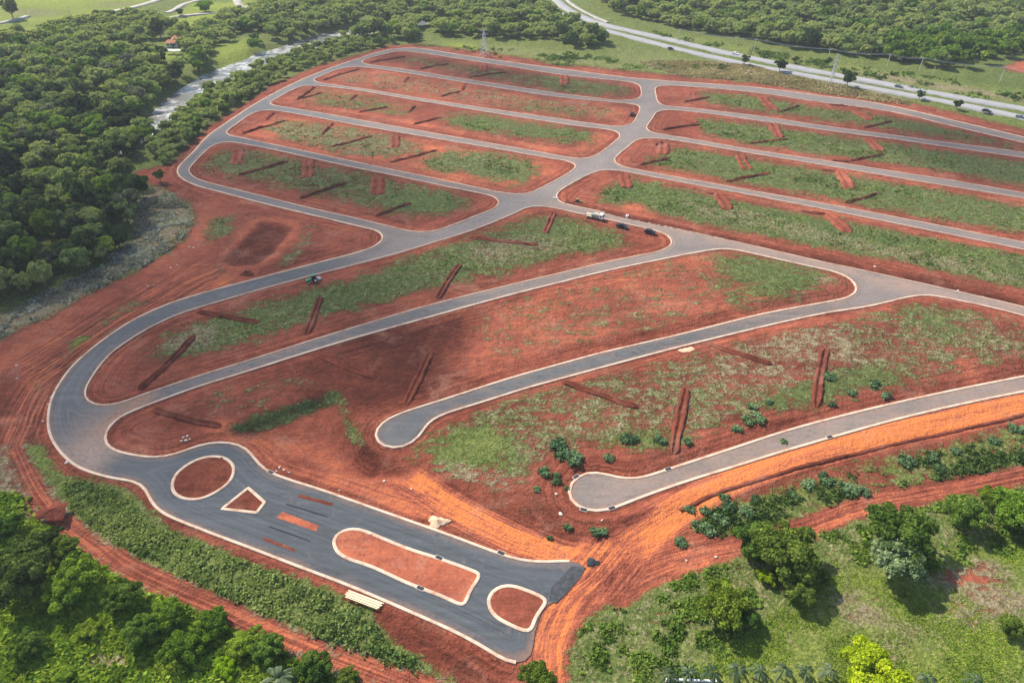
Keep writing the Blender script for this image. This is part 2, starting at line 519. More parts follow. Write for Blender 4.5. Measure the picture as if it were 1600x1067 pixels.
HOLES = {
 "B1": [(565,97),(572,100.5),(626,107.5),(700,120),(760,129),(880,147.4),(920,152.4),(968,157),(985,156.4),(998,153.5),(1002,148),(1001.6,140),(998,133),(988,129),(956,125.4),(900,119.6),(860,114.4),(800,104.5),(740,95.6),(680,86.4),(640,81),(622,80.3),(604,84),(580,90),(568,94)],
 "B2": [(490,124.5),(496,128.6),(530,134),(580,141),(660,154.4),(760,169.6),(860,184),(908,191),(952,196.6),(972,197.4),(986,193.8),(994,184),(1000,170),(999,165.5),(990,163),(960,160),(910,155.6),(860,150.2),(760,134.4),(660,118.2),(600,109),(572,105.6),(560,104.6),(540,105.6),(524,110),(500,119.5)],
 "B3": [(422,160.5),(427,164.5),(450,168.4),(500,176.5),(580,191),(660,205.4),(760,223),(860,241),(890,246.4),(912,248),(928,244.6),(944,234.5),(960,222),(968.5,214),(968.5,208.5),(960,204.6),(940,201.4),(900,196.6),(860,190.6),(800,181.4),(700,165),(600,148.4),(560,141.5),(520,136.5),(492,133.8),(472,135),(454,142),(432,154)],
 "B4": [(353,207),(358,211),(380,216),(460,233),(560,254),(660,275),(740,292),(786,301),(814,303.4),(832,299.5),(860,286),(880,275.6),(894,266.5),(900,260),(897,255.5),(886,251.8),(860,247.4),(760,230),(660,213),(560,196),(500,184.6),(440,174.2),(420,172),(404,174),(392,178.5),(368,195)],
 "B5": [(295,266),(298,272.5),(308,279.5),(328,286),(400,304),(480,324),(560,342),(610,354),(640,361),(662,362.6),(682,360),(710,350.5),(740,338.5),(768,327.5),(779,319.5),(779.5,313.5),(772,307.5),(754,302.8),(700,292),(620,275),(560,263),(500,250),(420,232.4),(380,225),(360,222),(344,223),(330,229),(311,246),(299,259)],
 "C1": [(1024,138.5),(1029,134.8),(1048,134),(1080,135.8),(1180,144.8),(1280,159.5),(1360,169.5),(1410,178),(1480,195),(1600,223),(1780,264),(1780,270),(1600,238.4),(1480,223),(1400,212),(1280,196),(1180,181),(1060,167.4),(1040,165.6),(1031,162.5),(1027,157),(1025,148)],
 "C2": [(1026,175.5),(1036,172.4),(1060,172.6),(1120,179.5),(1180,188),(1296,204.4),(1400,218),(1480,229.5),(1600,246.4),(1760,270),(1750,328),(1600,301.6),(1480,281),(1400,268.6),(1280,250),(1180,235),(1080,217.4),(1040,211),(1020,207.4),(1012,203.5),(1010,199.5),(1013,194),(1020,184)],
 "C3": [(1008,215.8),(1030,216.6),(1060,220.4),(1180,240.6),(1280,257),(1360,270.5),(1440,284),(1600,310),(1745,336),(1730,405),(1600,379),(1500,359),(1356,331),(1280,317),(1180,299),(1100,284.6),(1020,269.8),(974,260.5),(963,255.5),(959.8,250.5),(964,244),(980,230.5),(994,219.5)],
 "C4": [(928,269.4),(944,265.8),(964,266.4),(1020,276.5),(1100,291.6),(1180,306),(1280,325.5),(1456,360.5),(1600,390),(1725,417),(1700,505),(1600,479.6),(1520,461),(1440,442.8),(1360,425),(1280,408),(1180,385),(1100,367),(1020,349.5),(940,331),(890,320.2),(876,316.2),(869.5,310),(870,303),(880,294.5)],
 "D1": [(850,322.6),(838,322),(824,324),(800,335),(740,359),(680,378),(620,396),(560,412),(440,443),(380,460),(290,487),(260,498.5),(230,514),(200,532),(172,553),(152,576),(138,598),(132.5,610),(131,619),(135,627),(146,633.4),(162,635.4),(182,631.5),(220,617.6),(300,590.5),(380,565.6),(530,518.5),(665,478.5),(800,444.5),(860,430.5),(940,411.5),(1000,399),(1034,391.6),(1047,385),(1051,377.5),(1048,371),(1038,364.8),(1020,359.2),(980,350.2),(940,341),(900,332.6),(866,325)],
}
S3_STREET = [(1830,546),(1600,588),(1465,615),(1330,646),(1229,673),(1140,702),(1060,728),(1020,741),(996,747.6),(980,749),(964,746.4),(948,740.6),(932,736.8),(916,737),(902,743),(891,754),(885.8,768),(889,780),(900,791.5),(916,798.4),(932,800),(950,797),(964,791.5),(1020,770),(1080,749.5),(1140,731),(1212,708.5),(1296,684),(1397,656),(1499,632),(1600,611.5),(1830,570)]

step_of = lambda: 1.6
wOUT = smooth_line(W(OUTER), True, 1.6)
wHOLE = {k: smooth_line(W(v), True, 1.6) for k, v in HOLES.items()}
wS3 = smooth_line(W(S3_STREET), True, 1.6)


def cdt_fill(outer, holes=(), grid=3.0, jitter=0.0, inset=1.0):
    vs, es = [], []
    for loop in [outer] + list(holes):
        b = len(vs)
        n = len(loop)
        vs += [Vector((float(p[0]), float(p[1]))) for p in loop]
        es += [(b + i, b + (i + 1) % n) for i in range(n)]
    if grid:
        mn, mx = outer.min(0), outer.max(0)
        gx, gy = np.meshgrid(np.arange(mn[0], mx[0], grid), np.arange(mn[1], mx[1], grid))
        gx, gy = gx.ravel(), gy.ravel()
        ok = pip(gx, gy, outer)
        for h in holes: ok &= ~pip(gx, gy, h)
        gx, gy = gx[ok], gy[ok]
        vs += [Vector((float(a), float(b))) for a, b in zip(gx, gy)]
    r = delaunay_2d_cdt(vs, es, [], 1, 1e-4)
    return np.array([(v.x, v.y) for v in r[0]]), [tuple(f) for f in r[2]]


def sheet(name, outer, holes, z, mat, grid=3.0):
    v, f = cdt_fill(outer, holes, grid)
    tri = np.array([x for x in f if len(x) == 3], dtype=np.int32)
    cen = v[tri].mean(1)
    keep = pip(cen[:, 0], cen[:, 1], outer)
    for h in holes: keep &= ~pip(cen[:, 0], cen[:, 1], h)
    tri = tri[keep]
    a, b, c = v[tri[:, 0]], v[tri[:, 1]], v[tri[:, 2]]
    neg = ((b[:, 0] - a[:, 0]) * (c[:, 1] - a[:, 1]) - (b[:, 1] - a[:, 1]) * (c[:, 0] - a[:, 0])) < 0
    tri[neg] = tri[neg][:, ::-1]
    me = mesh_np(name, np.column_stack([v, np.full(len(v), z)]), tri, mat)
    return link(name, me), v


def mask_pts(x, y, poly, feather):
    """soft polygon mask on scattered points: 1 inside, fading over feather metres"""
    p = np.asarray(poly)
    ins = pip(x, y, p)
    d = np.full(x.shape, 1e9)
    n = len(p)
    for i in range(n):
        a, b = p[i], p[(i + 1) % n]
        ab = b - a
        t = np.clip(((x - a[0]) * ab[0] + (y - a[1]) * ab[1]) / max(ab @ ab, 1e-9), 0, 1)
        d = np.minimum(d, (x - a[0] - t * ab[0]) ** 2 + (y - a[1] - t * ab[1]) ** 2)
    d = np.sqrt(d)
    sd = np.where(ins, d, -d)
    return np.clip(sd / feather * .5 + .5, 0, 1)


def wear_shade(o, v, spots):
    x, y = v[:, 0], v[:, 1]
    A = np.zeros((len(v), 4), np.float32)
    for ch, val, fe, poly in spots:
        m = mask_pts(x, y, W(poly), fe)
        A[:, ch] = A[:, ch] * (1 - m) + val * m
    set_attr(o.data, "wear_shade", A)


road, rv = sheet("road", wOUT, list(wHOLE.values()), 0.0, M["asphalt"], 2.5)
tag(road, kind="structure")
BOULEVARD = [(141,738),(186,704),(210,690),(400,680),(520,760),(800,860),(950,860),(900,1067),(700,1067),(200,820)]
LEFT_LOOP = [(60,690),(60,560),(200,470),(400,420),(590,380),(600,415),(440,455),(300,490),(180,560),(150,640),(165,690),(100,720)]  # loop asphalt painted bluish dark for the shade lying on it
wear_shade(road, rv, [
    (0, .35, 15, [(540,60),(1900,60),(1900,600),(540,420)]),
    (1, .75, 12, LEFT_LOOP), (1, .85, 15, [(270,240),(420,160),(800,300),(790,330),(640,380),(600,360)]),
    (1, .85, 10, [(540,70),(660,70),(1010,125),(1000,160),(620,120),(480,140)]),
    (1, .35, 12, [(180,640),(700,470),(720,500),(200,680)]),
    (1, .6, 10, [(570,640),(700,600),(1300,440),(1320,490),(640,720)]),
    (1, 1.0, 2.0, BOULEVARD), (0, 0.0, 3, BOULEVARD),
    (0, .95, 4, [(100,700),(125,680),(165,672),(185,704),(141,737),(112,724)]),
    (0, .55, 5, [(120,660),(160,640),(165,680),(120,690)]),
    (2, .85, 3, [(152,672),(180,644),(212,620),(240,616),(226,636),(195,650),(170,668)]),
    (0, .85, 4, [(860,318),(900,322),(1160,376),(1600,478),(1700,500),(1700,520),(1600,490),(1400,452),(1160,388),(900,330)]),
    (3, .6, 4, [(575,402),(600,392),(690,365),(760,340),(830,318),(830,326),(740,352),(660,378)]),
    (3, .45, 5, [(640,345),(800,310),(900,268),(960,226),(1000,180),(1006,130),(1018,132),(1012,190),(960,250),(880,300),(790,330)]),
])
def lane_attr(o, v):
    kd_pts = np.concatenate([wOUT, wS3] + list(wHOLE.values()))
    from mathutils.kdtree import KDTree
    kd = KDTree(len(kd_pts))
    for i, q in enumerate(kd_pts): kd.insert((q[0], q[1], 0), i)
    kd.balance()
    d = np.array([kd.find((p[0], p[1], 0))[2] for p in v])
    set_attr(o.data, "flow", np.column_stack([d, d, d, d]))


lane_attr(road, rv)
street, sv = sheet("road", wS3, [], 0.0, M["asphalt"], 2.5)
lane_attr(street, sv)
tag(street, kind="structure")
wear_shade(street, sv, [(0, .55, 8, [(870,720),(1900,500),(1900,640),(920,820)])])


def kerb(loop, closed=True, w=.34, z=.13, name="kerb", parent=None, zmin=-.35):
    P = np.asarray(loop)
    n = len(P)
    if closed: T = np.roll(P, -1, 0) - np.roll(P, 1, 0)
    else: T = np.gradient(P, axis=0)
    T /= np.maximum(np.linalg.norm(T, axis=1), 1e-6)[:, None]
    N = np.column_stack([-T[:, 1], T[:, 0]])
    prof = [(-w, zmin), (-w, z - .03), (-w + .05, z), (w - .05, z), (w, z - .03), (w, zmin)]
    V = np.concatenate([np.column_stack([P + N * a, np.full(n, h)]) for a, h in prof])
    k = len(prof)
    F = []
    for j in range(k - 1):
        i = np.arange(n if closed else n - 1)
        i2 = (i + 1) % n
        F.append(np.column_stack([j * n + i, (j + 1) * n + i, (j + 1) * n + i2, j * n + i2])[:, ::-1])
    me = mesh_np(name, V, np.concatenate(F), M["kerb"])
    return link(name, me, parent)


# outer kerb leaves the unfinished end open
ga, gb = at(*KERB_GAP[0]), at(*KERB_GAP[1])
ia = int(np.argmin(np.hypot(*(wOUT - ga).T))); ib = int(np.argmin(np.hypot(*(wOUT - gb).T)))
roll = np.roll(wOUT, -ib, 0)
tag(kerb(roll[:len(wOUT) - (ib - ia) + 1] if ib > ia else roll[:ia - ib + 1], False, .31), kind="structure")
for k in wHOLE: tag(kerb(wHOLE[k], True, .21), kind="structure")
tag(kerb(wS3, True), kind="structure")

# ------------------------------------------------------------------ ground: one sheet with relief and a cover attribute
def axis(lo, hi, steps):
    out = [lo]
    while out[-1] < hi: out.append(out[-1] + steps(out[-1]))
    return np.array(out)


inner_x = axis(0, 620, lambda v: .85 if v < 130 else min(3.2, .85 + (v - 130) * .006))
xs = np.concatenate([-inner_x[::-1], inner_x[1:]])
ys = axis(28, 900, lambda v: max(.55, min(3.0, .0042 * v)))
far = [60, 150, 350, 800, 1800, 4000]
xs = np.concatenate([xs[0] - np.array(far[::-1]), xs, xs[-1] + np.array(far)])
ys = np.concatenate([ys[0] - np.array([1500, 600, 250, 100, 40, 15]), ys, ys[-1] + np.array(far)])
GX, GY = np.meshgrid(xs, ys)
ny, nx = GX.shape
print("ground grid", nx, ny)


def box(a, k):
    for ax in (0, 1):
        pad = [(0, 0), (0, 0)]; pad[ax] = (k + 1, k)
        c = np.cumsum(np.pad(a, pad, mode='edge'), axis=ax)
        if ax == 0: a = (c[2 * k + 1:] - c[:-(2 * k + 1)]) / (2 * k + 1)
        else: a = (c[:, 2 * k + 1:] - c[:, :-(2 * k + 1)]) / (2 * k + 1)
    return a


def gmask(poly, k=1):
    """soft mask of a world polygon on the grid -> (slices, mask)"""
    p = np.asarray(poly)
    i0, i1 = np.searchsorted(xs, [p[:, 0].min(), p[:, 0].max()]); j0, j1 = np.searchsorted(ys, [p[:, 1].min(), p[:, 1].max()])
    pad = 2 * k + 2
    i0, i1, j0, j1 = max(0, i0 - pad), min(nx, i1 + pad), max(0, j0 - pad), min(ny, j1 + pad)
    sl = (slice(j0, j1), slice(i0, i1))
    m = pip(GX[sl], GY[sl], p).astype(float)
    if k:
        m = box(box(m, k), k)
    return sl, m


def strip(pts, w, z=0.0, step=3.0):
    """polygon of a band of width w (metres, or one per point) along a traced line"""
    P = W(pts, z)
    w0 = np.full(len(P), w, float) if np.isscalar(w) else np.asarray(w, float)
    L = smooth_line(np.column_stack([P, w0]), False, step)
    T = np.gradient(L[:, :2], axis=0); T /= np.linalg.norm(T, axis=1)[:, None] + 1e-9
    N = np.column_stack([-T[:, 1], T[:, 0]])
    hw = L[:, 2:3] / 2
    return np.concatenate([L[:, :2] + N * hw, (L[:, :2] - N * hw)[::-1]])


COV = np.zeros((ny, nx, 4))
COV[..., 0], COV[..., 1], COV[..., 2], COV[..., 3] = .85, .30, .30, .25
CH = dict(g=0, d=1, t=2, l=3)


def paint(poly, k=2, **kw):
    sl, m = gmask(poly if isinstance(poly, np.ndarray) else W(poly), k)
    for c, v in kw.items():
        COV[sl + (CH[c],)] = COV[sl + (CH[c],)] * (1 - m) + v * m


# --- natural land
paint([(-300,-40),(150,-60),(262,-20),(216,12),(169,22),(115,36),(34,62),(-100,90)], 3, g=1, d=.25, l=1.0)
paint([(150,62),(228,58),(232,66),(170,76)], 2, g=1, d=.1, l=1.0)
paint([(208,76),(250,74),(285,86),(250,97),(215,96)], 2, g=1, d=.05, l=1.0)
paint([(265,30),(300,5),(380,2),(470,-5),(420,12),(372,20),(330,48),(300,52),(270,48)], 2, g=1, d=.15, l=1.0)
paint([(330,70),(385,62),(392,84),(362,102),(338,95)], 2, g=1, d=.1, l=.9)
paint([(-100,160),(40,148),(110,158),(80,180),(-100,190)], 3, g=1, d=.1, l=.5)
paint([(640,70),(700,66),(780,70),(880,82),(960,98),(1010,112),(900,108),(800,95),(720,84),(650,74)], 3, g=.9, d=.5, l=.4)
paint([(690,68),(740,70),(755,86),(700,80)], 3, l=1.0, d=.1)
paint([(950,84),(1020,80),(1100,95),(1180,106),(1060,112),(980,108)], 3, g=.9, d=.45, l=.35)
paint([(1000,100),(1120,97),(1180,105),(1290,130),(1345,138),(1420,156),(1420,164),(1300,147),(1180,127),(1060,118)], 2, g=1, d=.85, l=.3)
paint([(1290,140),(1420,160),(1600,196),(1830,246),(1830,258),(1600,208),(1400,164),(1290,148)], 2, g=1, d=.2, l=.35)
paint([(1020,50),(1070,56),(1200,80),(1300,98),(1450,122),(1620,150),(1900,200),(1900,225),(1600,168),(1440,140),(1290,112),(1140,80),(1030,58)], 2, g=.95, d=.42, l=.45)
paint([(1340,112),(1450,128),(1600,152),(1800,185),(1800,196),(1600,160),(1450,136),(1340,118)], 2, d=.8, l=.2)
paint([(1480,122),(1600,92),(1900,70),(1900,190),(1620,142),(1540,132)], 3, g=1, d=.1, l=.1)
paint([(1565,104),(1600,92),(1700,92),(1700,112),(1600,116),(1570,112)], 1, g=.15, t=.6)
for q, dd, lv in (((60,20),30,.3), ((130,14),26,.8), ((20,40),22,.5), ((180,8),20,.3), ((90,38),14,.3), ((-20,10),30,.6)):
    paint([(q[0]+dd*1.8*math.cos(a)*(1+.3*math.sin(3*a+q[0])), q[1]+dd*.28*math.sin(a)*(1+.3*math.cos(2*a))) for a in np.linspace(0, 6.0, 12)], 3, l=lv, d=.65 if lv < .5 else .1)
# --- bottom of the picture: scrub, lawn, left slope
paint([(-300,760),(60,745),(260,830),(480,985),(650,1080),(700,1400),(-600,1400)], 3, g=.95, d=.18, l=.45)
paint([(120,1012),(165,998),(212,1010),(215,1045),(150,1062),(115,1045)], 2, d=.95, g=.8, t=.55)
paint([(880,1000),(1000,925),(1150,862),(1350,790),(1640,745),(1900,720),(2300,1500),(880,1500)], 3, g=.88, d=.42, l=.2, t=.4)
paint([(1130,1010),(1200,985),(1290,905),(1340,885),(1420,890),(1500,850),(1640,840),(2200,900),(2200,1500),(1000,1500),(1060,1060)], 3, g=.97, d=.25, l=.62)
for q, dd in (((1320,935), 22), ((1345,960), 26), ((1410,985), 20), ((1490,905), 34), ((1540,890), 26), ((1560,940), 40), ((1380,1020), 18), ((1435,1000), 14), ((1250,1000), 12), ((1500,960), 26)):
    paint([(q[0]+dd*math.cos(a)*1.5*(1+.25*math.sin(3*a+q[0])), q[1]+dd*math.sin(a)*.62*(1+.3*math.cos(2*a+q[1]))) for a in np.linspace(0, 6.0, 12)], 3, g=.72, d=.95, l=.4, t=.62)
paint([(1470,895),(1500,885),(1540,895),(1560,915),(1520,925),(1480,915)], 2, g=.25, t=.66)
# --- the building site: bare red earth
SITE = [(545,90),(600,72),(650,68),(760,82),(880,102),(1000,114),(1180,130),(1300,142),(1420,160),(1600,202),(1830,255),(2000,420),(1850,640),(1600,658),(1330,722),(1170,772),(1075,812),(1062,835),(1075,852),(1140,855),(1000,915),(930,950),(880,1000),(868,1100),(800,1100),(745,1067),(700,1030),(590,955),(480,905),(350,862),(262,824),(206,770),(140,752),(90,740),(30,660),(-60,640),(-60,560),(60,490),(200,430),(255,400),(296,362),(302,332),(250,296),(190,272),(245,262),(276,250),(330,196),(420,136),(500,102)]
paint(SITE, 2, g=.04, d=.3, t=.41, l=0)
paint([(-100,690),(-60,640),(60,490),(200,430),(296,362),(300,320),(420,330),(560,372),(470,410),(300,460),(180,520),(110,580),(70,640),(75,690)], 5, t=.55)
# left margin
paint([(-200,520),(0,490),(60,468),(150,425),(215,372),(200,322),(250,288),(296,322),(302,345),(290,372),(240,405),(200,425),(100,480),(60,500),(0,530),(-200,600)], 2, g=.85, d=.85, l=0, t=.3)
paint([(-200,700),(0,680),(40,690),(60,740),(100,790),(120,830),(60,840),(0,800),(-200,860)], 3, g=.7, d=.8, l=0, t=.3)
paint([(0,560),(80,520),(190,440),(230,420),(230,440),(160,490),(80,560),(0,610)], 2, t=.58, g=.02)
paint([(80,560),(130,520),(200,470),(235,460),(215,485),(140,545),(85,600),(45,640),(50,610)], 2, g=.55, d=.45)
paint([(108,540),(128,522),(134,530),(115,550)], 1, g=.95, d=.05, l=.7)
paint([(-60,640),(20,570),(40,610),(30,690),(-60,700)], 3, t=.2, g=.1)
paint([(0,720),(30,690),(50,740),(90,800),(60,800)], 2, g=.6, d=.9)
paint([(330,340),(365,335),(370,360),(340,380),(315,375)], 2, g=.75, d=.4)
paint([(470,350),(500,356),(478,400),(440,424),(432,416),(465,380)], 1, g=.6, d=.5)
paint([(395,380),(350,430),(325,440),(340,400),(380,350)], 1, g=.35, d=.5)
paint([(490,350),(585,368),(585,378),(560,388),(470,412),(480,380)], 2, t=.42, g=.08)
paint([(398,338),(470,350),(440,405),(404,422),(345,420),(350,396)], 1, t=.68, g=0)
PIT = [(410,345.5),(457,355.5),(426,398),(402,414),(361,416.5),(352,407)]
paint(PIT, 1, t=.15, g=0)
# --- green and straw inside the blocks
paint([(600,90),(650,86),(760,106),(960,132),(992,140),(985,150),(900,148),(760,124),(640,100)], 3, g=.52, d=.35, t=.25)
paint([(830,118),(960,134),(980,142),(930,146),(850,134)], 4, g=.75, d=.15)
paint([(510,122),(560,110),(640,120),(760,140),(960,166),(985,172),(960,186),(860,178),(700,154),(560,132)], 3, g=.42, d=.65, t=.55)
paint([(800,158),(900,170),(950,178),(900,182),(800,168)], 4, g=.7, d=.3)
paint([(450,150),(500,139),(570,148),(650,168),(640,182),(580,178),(500,168)], 4, g=.6, d=.35, t=.5)
paint([(430,160),(520,172),(700,206),(880,240),(930,236),(960,214),(930,205),(900,232),(860,232),(700,200),(560,172)], 1, t=.68, g=.05)
paint([(676,182),(720,178),(800,186),(930,206),(938,214),(924,224),(880,226),(800,214),(710,198)], 4, g=.82, d=.22)
paint([(715,188),(770,184),(790,196),(740,204)], 4, g=1, d=.0)
paint([(380,212),(420,182),(520,192),(640,218),(870,256),(895,262),(860,282),(800,300),(640,268),(460,230)], 2, t=.62)
paint([(405,200),(445,186),(540,198),(620,214),(680,232),(620,246),(560,246),(500,232),(440,218)], 3, g=.72, d=.55)
paint([(640,252),(700,236),(780,240),(838,254),(846,264),(832,282),(800,290),(740,276),(680,266)], 4, g=.92, d=.4)
paint([(300,268),(330,232),(380,228),(500,252),(640,280),(752,306),(772,314),(760,326),(690,350),(640,356),(500,326),(340,284)], 2, t=.42)
paint([(320,248),(350,232),(420,238),(520,262),(600,276),(700,300),(738,316),(712,332),(660,338),(590,330),(520,310),(420,288),(320,268)], 4, g=.72, d=.4, t=.25)
paint([(600,300),(700,304),(728,318),(690,334),(620,326)], 4, g=.95, d=.15)
paint([(1088,142),(1180,150),(1300,170),(1420,186),(1600,230),(1760,262),(1600,234),(1420,206),(1280,186),(1180,172),(1100,160)], 3, g=.82, d=.25, t=.4)
paint([(1080,182),(1180,193),(1290,209),(1400,224),(1600,253),(1750,280),(1740,315),(1600,290),(1440,262),(1280,240),(1180,226),(1100,208)], 3, g=.88, d=.32, t=.4)
paint([(1040,238),(1070,228),(1180,248),(1300,268),(1440,292),(1600,322),(1740,350),(1730,392),(1600,366),(1440,338),(1280,306),(1120,278),(1020,258),(1000,250)], 3, g=.90, d=.3, t=.45)
paint([(935,300),(975,276),(1040,288),(1100,300),(1200,322),(1300,341),(1456,372),(1600,402),(1720,428),(1705,480),(1600,456),(1440,420),(1300,391),(1180,366),(1060,340),(990,326),(945,318)], 3, g=.94, d=.28, t=.45)
paint([(960,318),(1000,316),(1030,336),(1010,342),(960,330)], 3, g=.1, t=.62)
paint([(1060,310),(1180,330),(1300,362),(1500,410),(1600,440),(1600,452),(1400,406),(1250,372),(1100,340)], 2, d=.55)
paint([(1040,274),(1180,302),(1330,330),(1460,358),(1600,388),(1600,394),(1460,366),(1330,342),(1180,314),(1040,284)], 3, g=.18, t=.6)
paint([(1020,212),(1180,240),(1400,275),(1600,308),(1600,314),(1400,282),(1180,246),(1020,220)], 3, g=.2, t=.55)
paint([(225,562),(262,528),(300,504),(400,478),(520,442),(600,418),(640,400),(720,376),(840,336),(890,338),(975,366),(988,376),(970,388),(880,402),(760,428),(640,462),(500,500),(380,540),(290,558)], 4, g=.86, d=.32, t=.34)
paint([(720,388),(800,368),(870,372),(900,386),(830,404),(760,412)], 2, d=.6)
paint([(240,545),(300,510),(340,500),(330,540),(280,552)], 2, d=.7)
paint([(1030,405),(1115,394),(1135,430),(1160,480),(1060,510),(900,540),(800,566),(760,560),(730,520),(760,478),(900,442)], 3, g=.30, d=.5, t=.52)
paint([(1112,396),(1200,404),(1300,426),(1310,438),(1270,458),(1180,482),(1146,486),(1128,440)], 4, g=.88, d=.22, t=.45)
paint([(1118,410),(1128,420),(1195,474),(1185,480),(1170,470)], 3, g=.1, t=.45)
paint([(1270,436),(1300,430),(1308,442),(1280,450)], 1, d=.7)
paint([(500,528),(720,490),(740,520),(700,600),(640,626),(560,640),(470,620),(420,600)], 3, t=.14, g=.05)  # cloud shade on the left of the plot, painted as darker soil
paint([(300,620),(380,598),(500,585),(505,600),(420,640),(360,660),(300,640)], 4, g=.3, d=.5)
paint([(640,716),(690,668),(790,628),(860,604),(1000,578),(1240,524),(1440,478),(1560,500),(1620,520),(1700,545),(1600,566),(1400,604),(1200,648),(1080,690),(1020,704),(950,700),(870,706),(812,756),(740,738)], 4, g=.55, d=.55, t=.36)
paint([(652,712),(700,676),(780,662),(802,700),(806,744),(750,738),(690,722)], 4, g=.97, d=.2, l=.25)
paint([(940,688),(1040,676),(1060,688),(980,700)], 4, g=.98, d=.05, l=.3)
paint([(1190,630),(1280,590),(1400,576),(1420,590),(1300,626),(1200,648)], 4, g=.85, d=.15)
paint([(1400,480),(1500,490),(1520,520),(1470,540),(1400,500)], 4, g=.75, d=.35)
paint([(1160,540),(1300,510),(1350,560),(1240,600),(1100,600)], 3, d=.85, g=.55)
paint([(690,724),(800,748),(810,770),(760,766),(690,740)], 3, g=.7, d=.95)
paint([(1075,812),(1120,785),(1180,770),(1270,742),(1420,700),(1620,655),(1800,620),(1800,700),(1600,722),(1440,756),(1270,806),(1170,830),(1110,842),(1080,832)], 4, g=.72, d=.35, t=.32)
paint([(1345,745),(1385,735),(1400,750),(1370,768),(1335,765)], 3, g=.05, t=.3)
paint([(1120,770),(1290,726),(1600,645),(1800,600),(1800,620),(1600,664),(1280,750),(1120,790)], 3, g=.05, t=.26)
# hollow beside the roundabout
paint([(300,668),(420,640),(520,612),(548,650),(566,700),(600,740),(700,800),(640,806),(500,760),(420,735),(398,700),(360,682)], 2, t=.5, g=.02)
paint(strip([(330,660),(400,676),(470,690),(540,705),(600,735),(660,765)], [3,4,5,6,6,6]), 2, t=.74)
paint(strip([(540,640),(545,680),(590,730)], [2,5,4]), 2, t=.3)
BERM_A = [(349,668),(422,640),(528,606),(532,616),(430,652),(362,672)]
BERM_B = [(528,606),(541,634),(560,672),(570,694),(556,690),(540,664),(522,618)]
paint(BERM_A, 1, g=.95, d=.35, l=.0); paint(BERM_B, 1, g=.92, d=.4)
paint([(560,690),(610,712),(640,745),(600,740),(556,706)], 2, t=.08, g=0)  # shadow by the hollow's right edge, painted into the soil tone
# haul roads
HAUL = [(1850,590),(1600,630),(1480,658),(1330,690),(1200,728),(1120,762),(1060,800),(1000,842),(960,866),(900,874),(830,850),(760,818),(690,778),(640,745)]
paint(strip(HAUL, [9,8,7.5,7,6.5,6.5,7,8.5,9.5,6,6,6.5,6,5]), 1, t=1.0, g=0)
paint(strip([(960,866),(930,900),(895,930),(872,970),(858,1010),(862,1067),(870,1130)], [11,11,9,7,5,4,4]), 1, t=.85, g=0)
paint(strip([(1000,850),(980,880),(940,905),(905,950)], 4), 1, t=.7, g=0)
DIRT = [(1900,690),(1600,740),(1500,760),(1400,778),(1320,800),(1250,826),(1170,850),(1100,866),(1020,890),(950,925)]
paint(strip(DIRT, [5.5,5.5,5.5,5.5,5,5.5,5.5,5.5,7,9]), 1, t=.5, g=0)
paint([(1070,850),(1062,830),(1075,812),(1090,835),(1130,845),(1110,862)], 1, t=.45, g=.02)
paint([(700,815),(640,806),(560,770),(500,750),(520,720),(620,765),(720,815),(780,845),(850,860),(846,872),(800,864)], 1, t=.75, g=0)
paint([(700,760),(850,830),(960,850),(1030,800),(880,790),(820,770)], 2, t=.28, g=.12, d=.5)
# slope and track at the bottom left (embankment is lower, see relief)
EMB = -2.2
SLOPE = W([(95,755),(150,752),(205,775),(255,822),(340,860),(440,895),(560,946),(592,962),(650,1000),(720,1040),(700,1064),(600,1040),(480,985),(330,920),(180,845),(110,790)], EMB * .5)
paint(SLOPE, 2, g=.97, d=.22, l=.2)
paint([(585,945),(640,965),(745,1030),(760,1067),(715,1067),(690,1040),(600,990)], 1, g=0, t=.22)
TRACKL = [(10,660),(35,720),(62,775),(95,812),(140,845),(190,880),(260,915),(340,950),(420,985),(500,1018),(580,1050),(680,1090)]
paint(strip(TRACKL, [3.5,3.5,3.5,4,4.5,4.5,4.5,4.5,4.5,5,5,6], EMB), 1, g=.12, d=.9, t=.52)
paint(strip([(30,690),(60,620),(110,560),(180,505),(240,478)], 3.2), 1, g=.05, t=.48)
paint(strip([(45,690),(78,600),(125,548)], 1.2), 1, t=.15)
paint([(40,700),(60,695),(85,720),(95,750),(70,745)], 1, g=.9, d=.15, l=.4)
# bare earth hugging the kerbs
for dz, tn in ((BOULEVARD, .42),):
    paint([(150,742),(205,755),(228,780),(250,810),(400,870),(560,935),(800,1048),(806,1040),(540,905),(300,815),(240,785),(225,758),(180,746)], 1, t=tn, g=0)

ssl, sm = gmask(W(SITE), 3)
COV[ssl + (0,)] *= 1 - .07 * sm
# --- relief
near = pip(GX, GY, wOUT)
for h in wHOLE.values(): near &= ~pip(GX, GY, h)
near |= pip(GX, GY, wS3)
ROADMASK = near.copy()
n1 = near.astype(float)
near = np.clip(box(n1, 4) * 6, 0, 1)
near = box(near, 2)
site_sl, site_m = gmask(W(SITE), 3)
SITEM = np.zeros((ny, nx)); SITEM[site_sl] = site_m
rough = (vnoise(GX, GY, 14, 1) - .5) * .9 + (vnoise(GX, GY, 4.5, 2) - .5) * .5 + (vnoise(GX, GY, 1.7, 3) - .5) * .28
broad = (vnoise(GX, GY, 60, 4) - .5) * 2.0
H = rough * (.55 + .45 * (1 - SITEM)) + broad * .35


def relief(poly, dz, k):
    sl, m = gmask(poly, k)
    H[sl] += dz * m


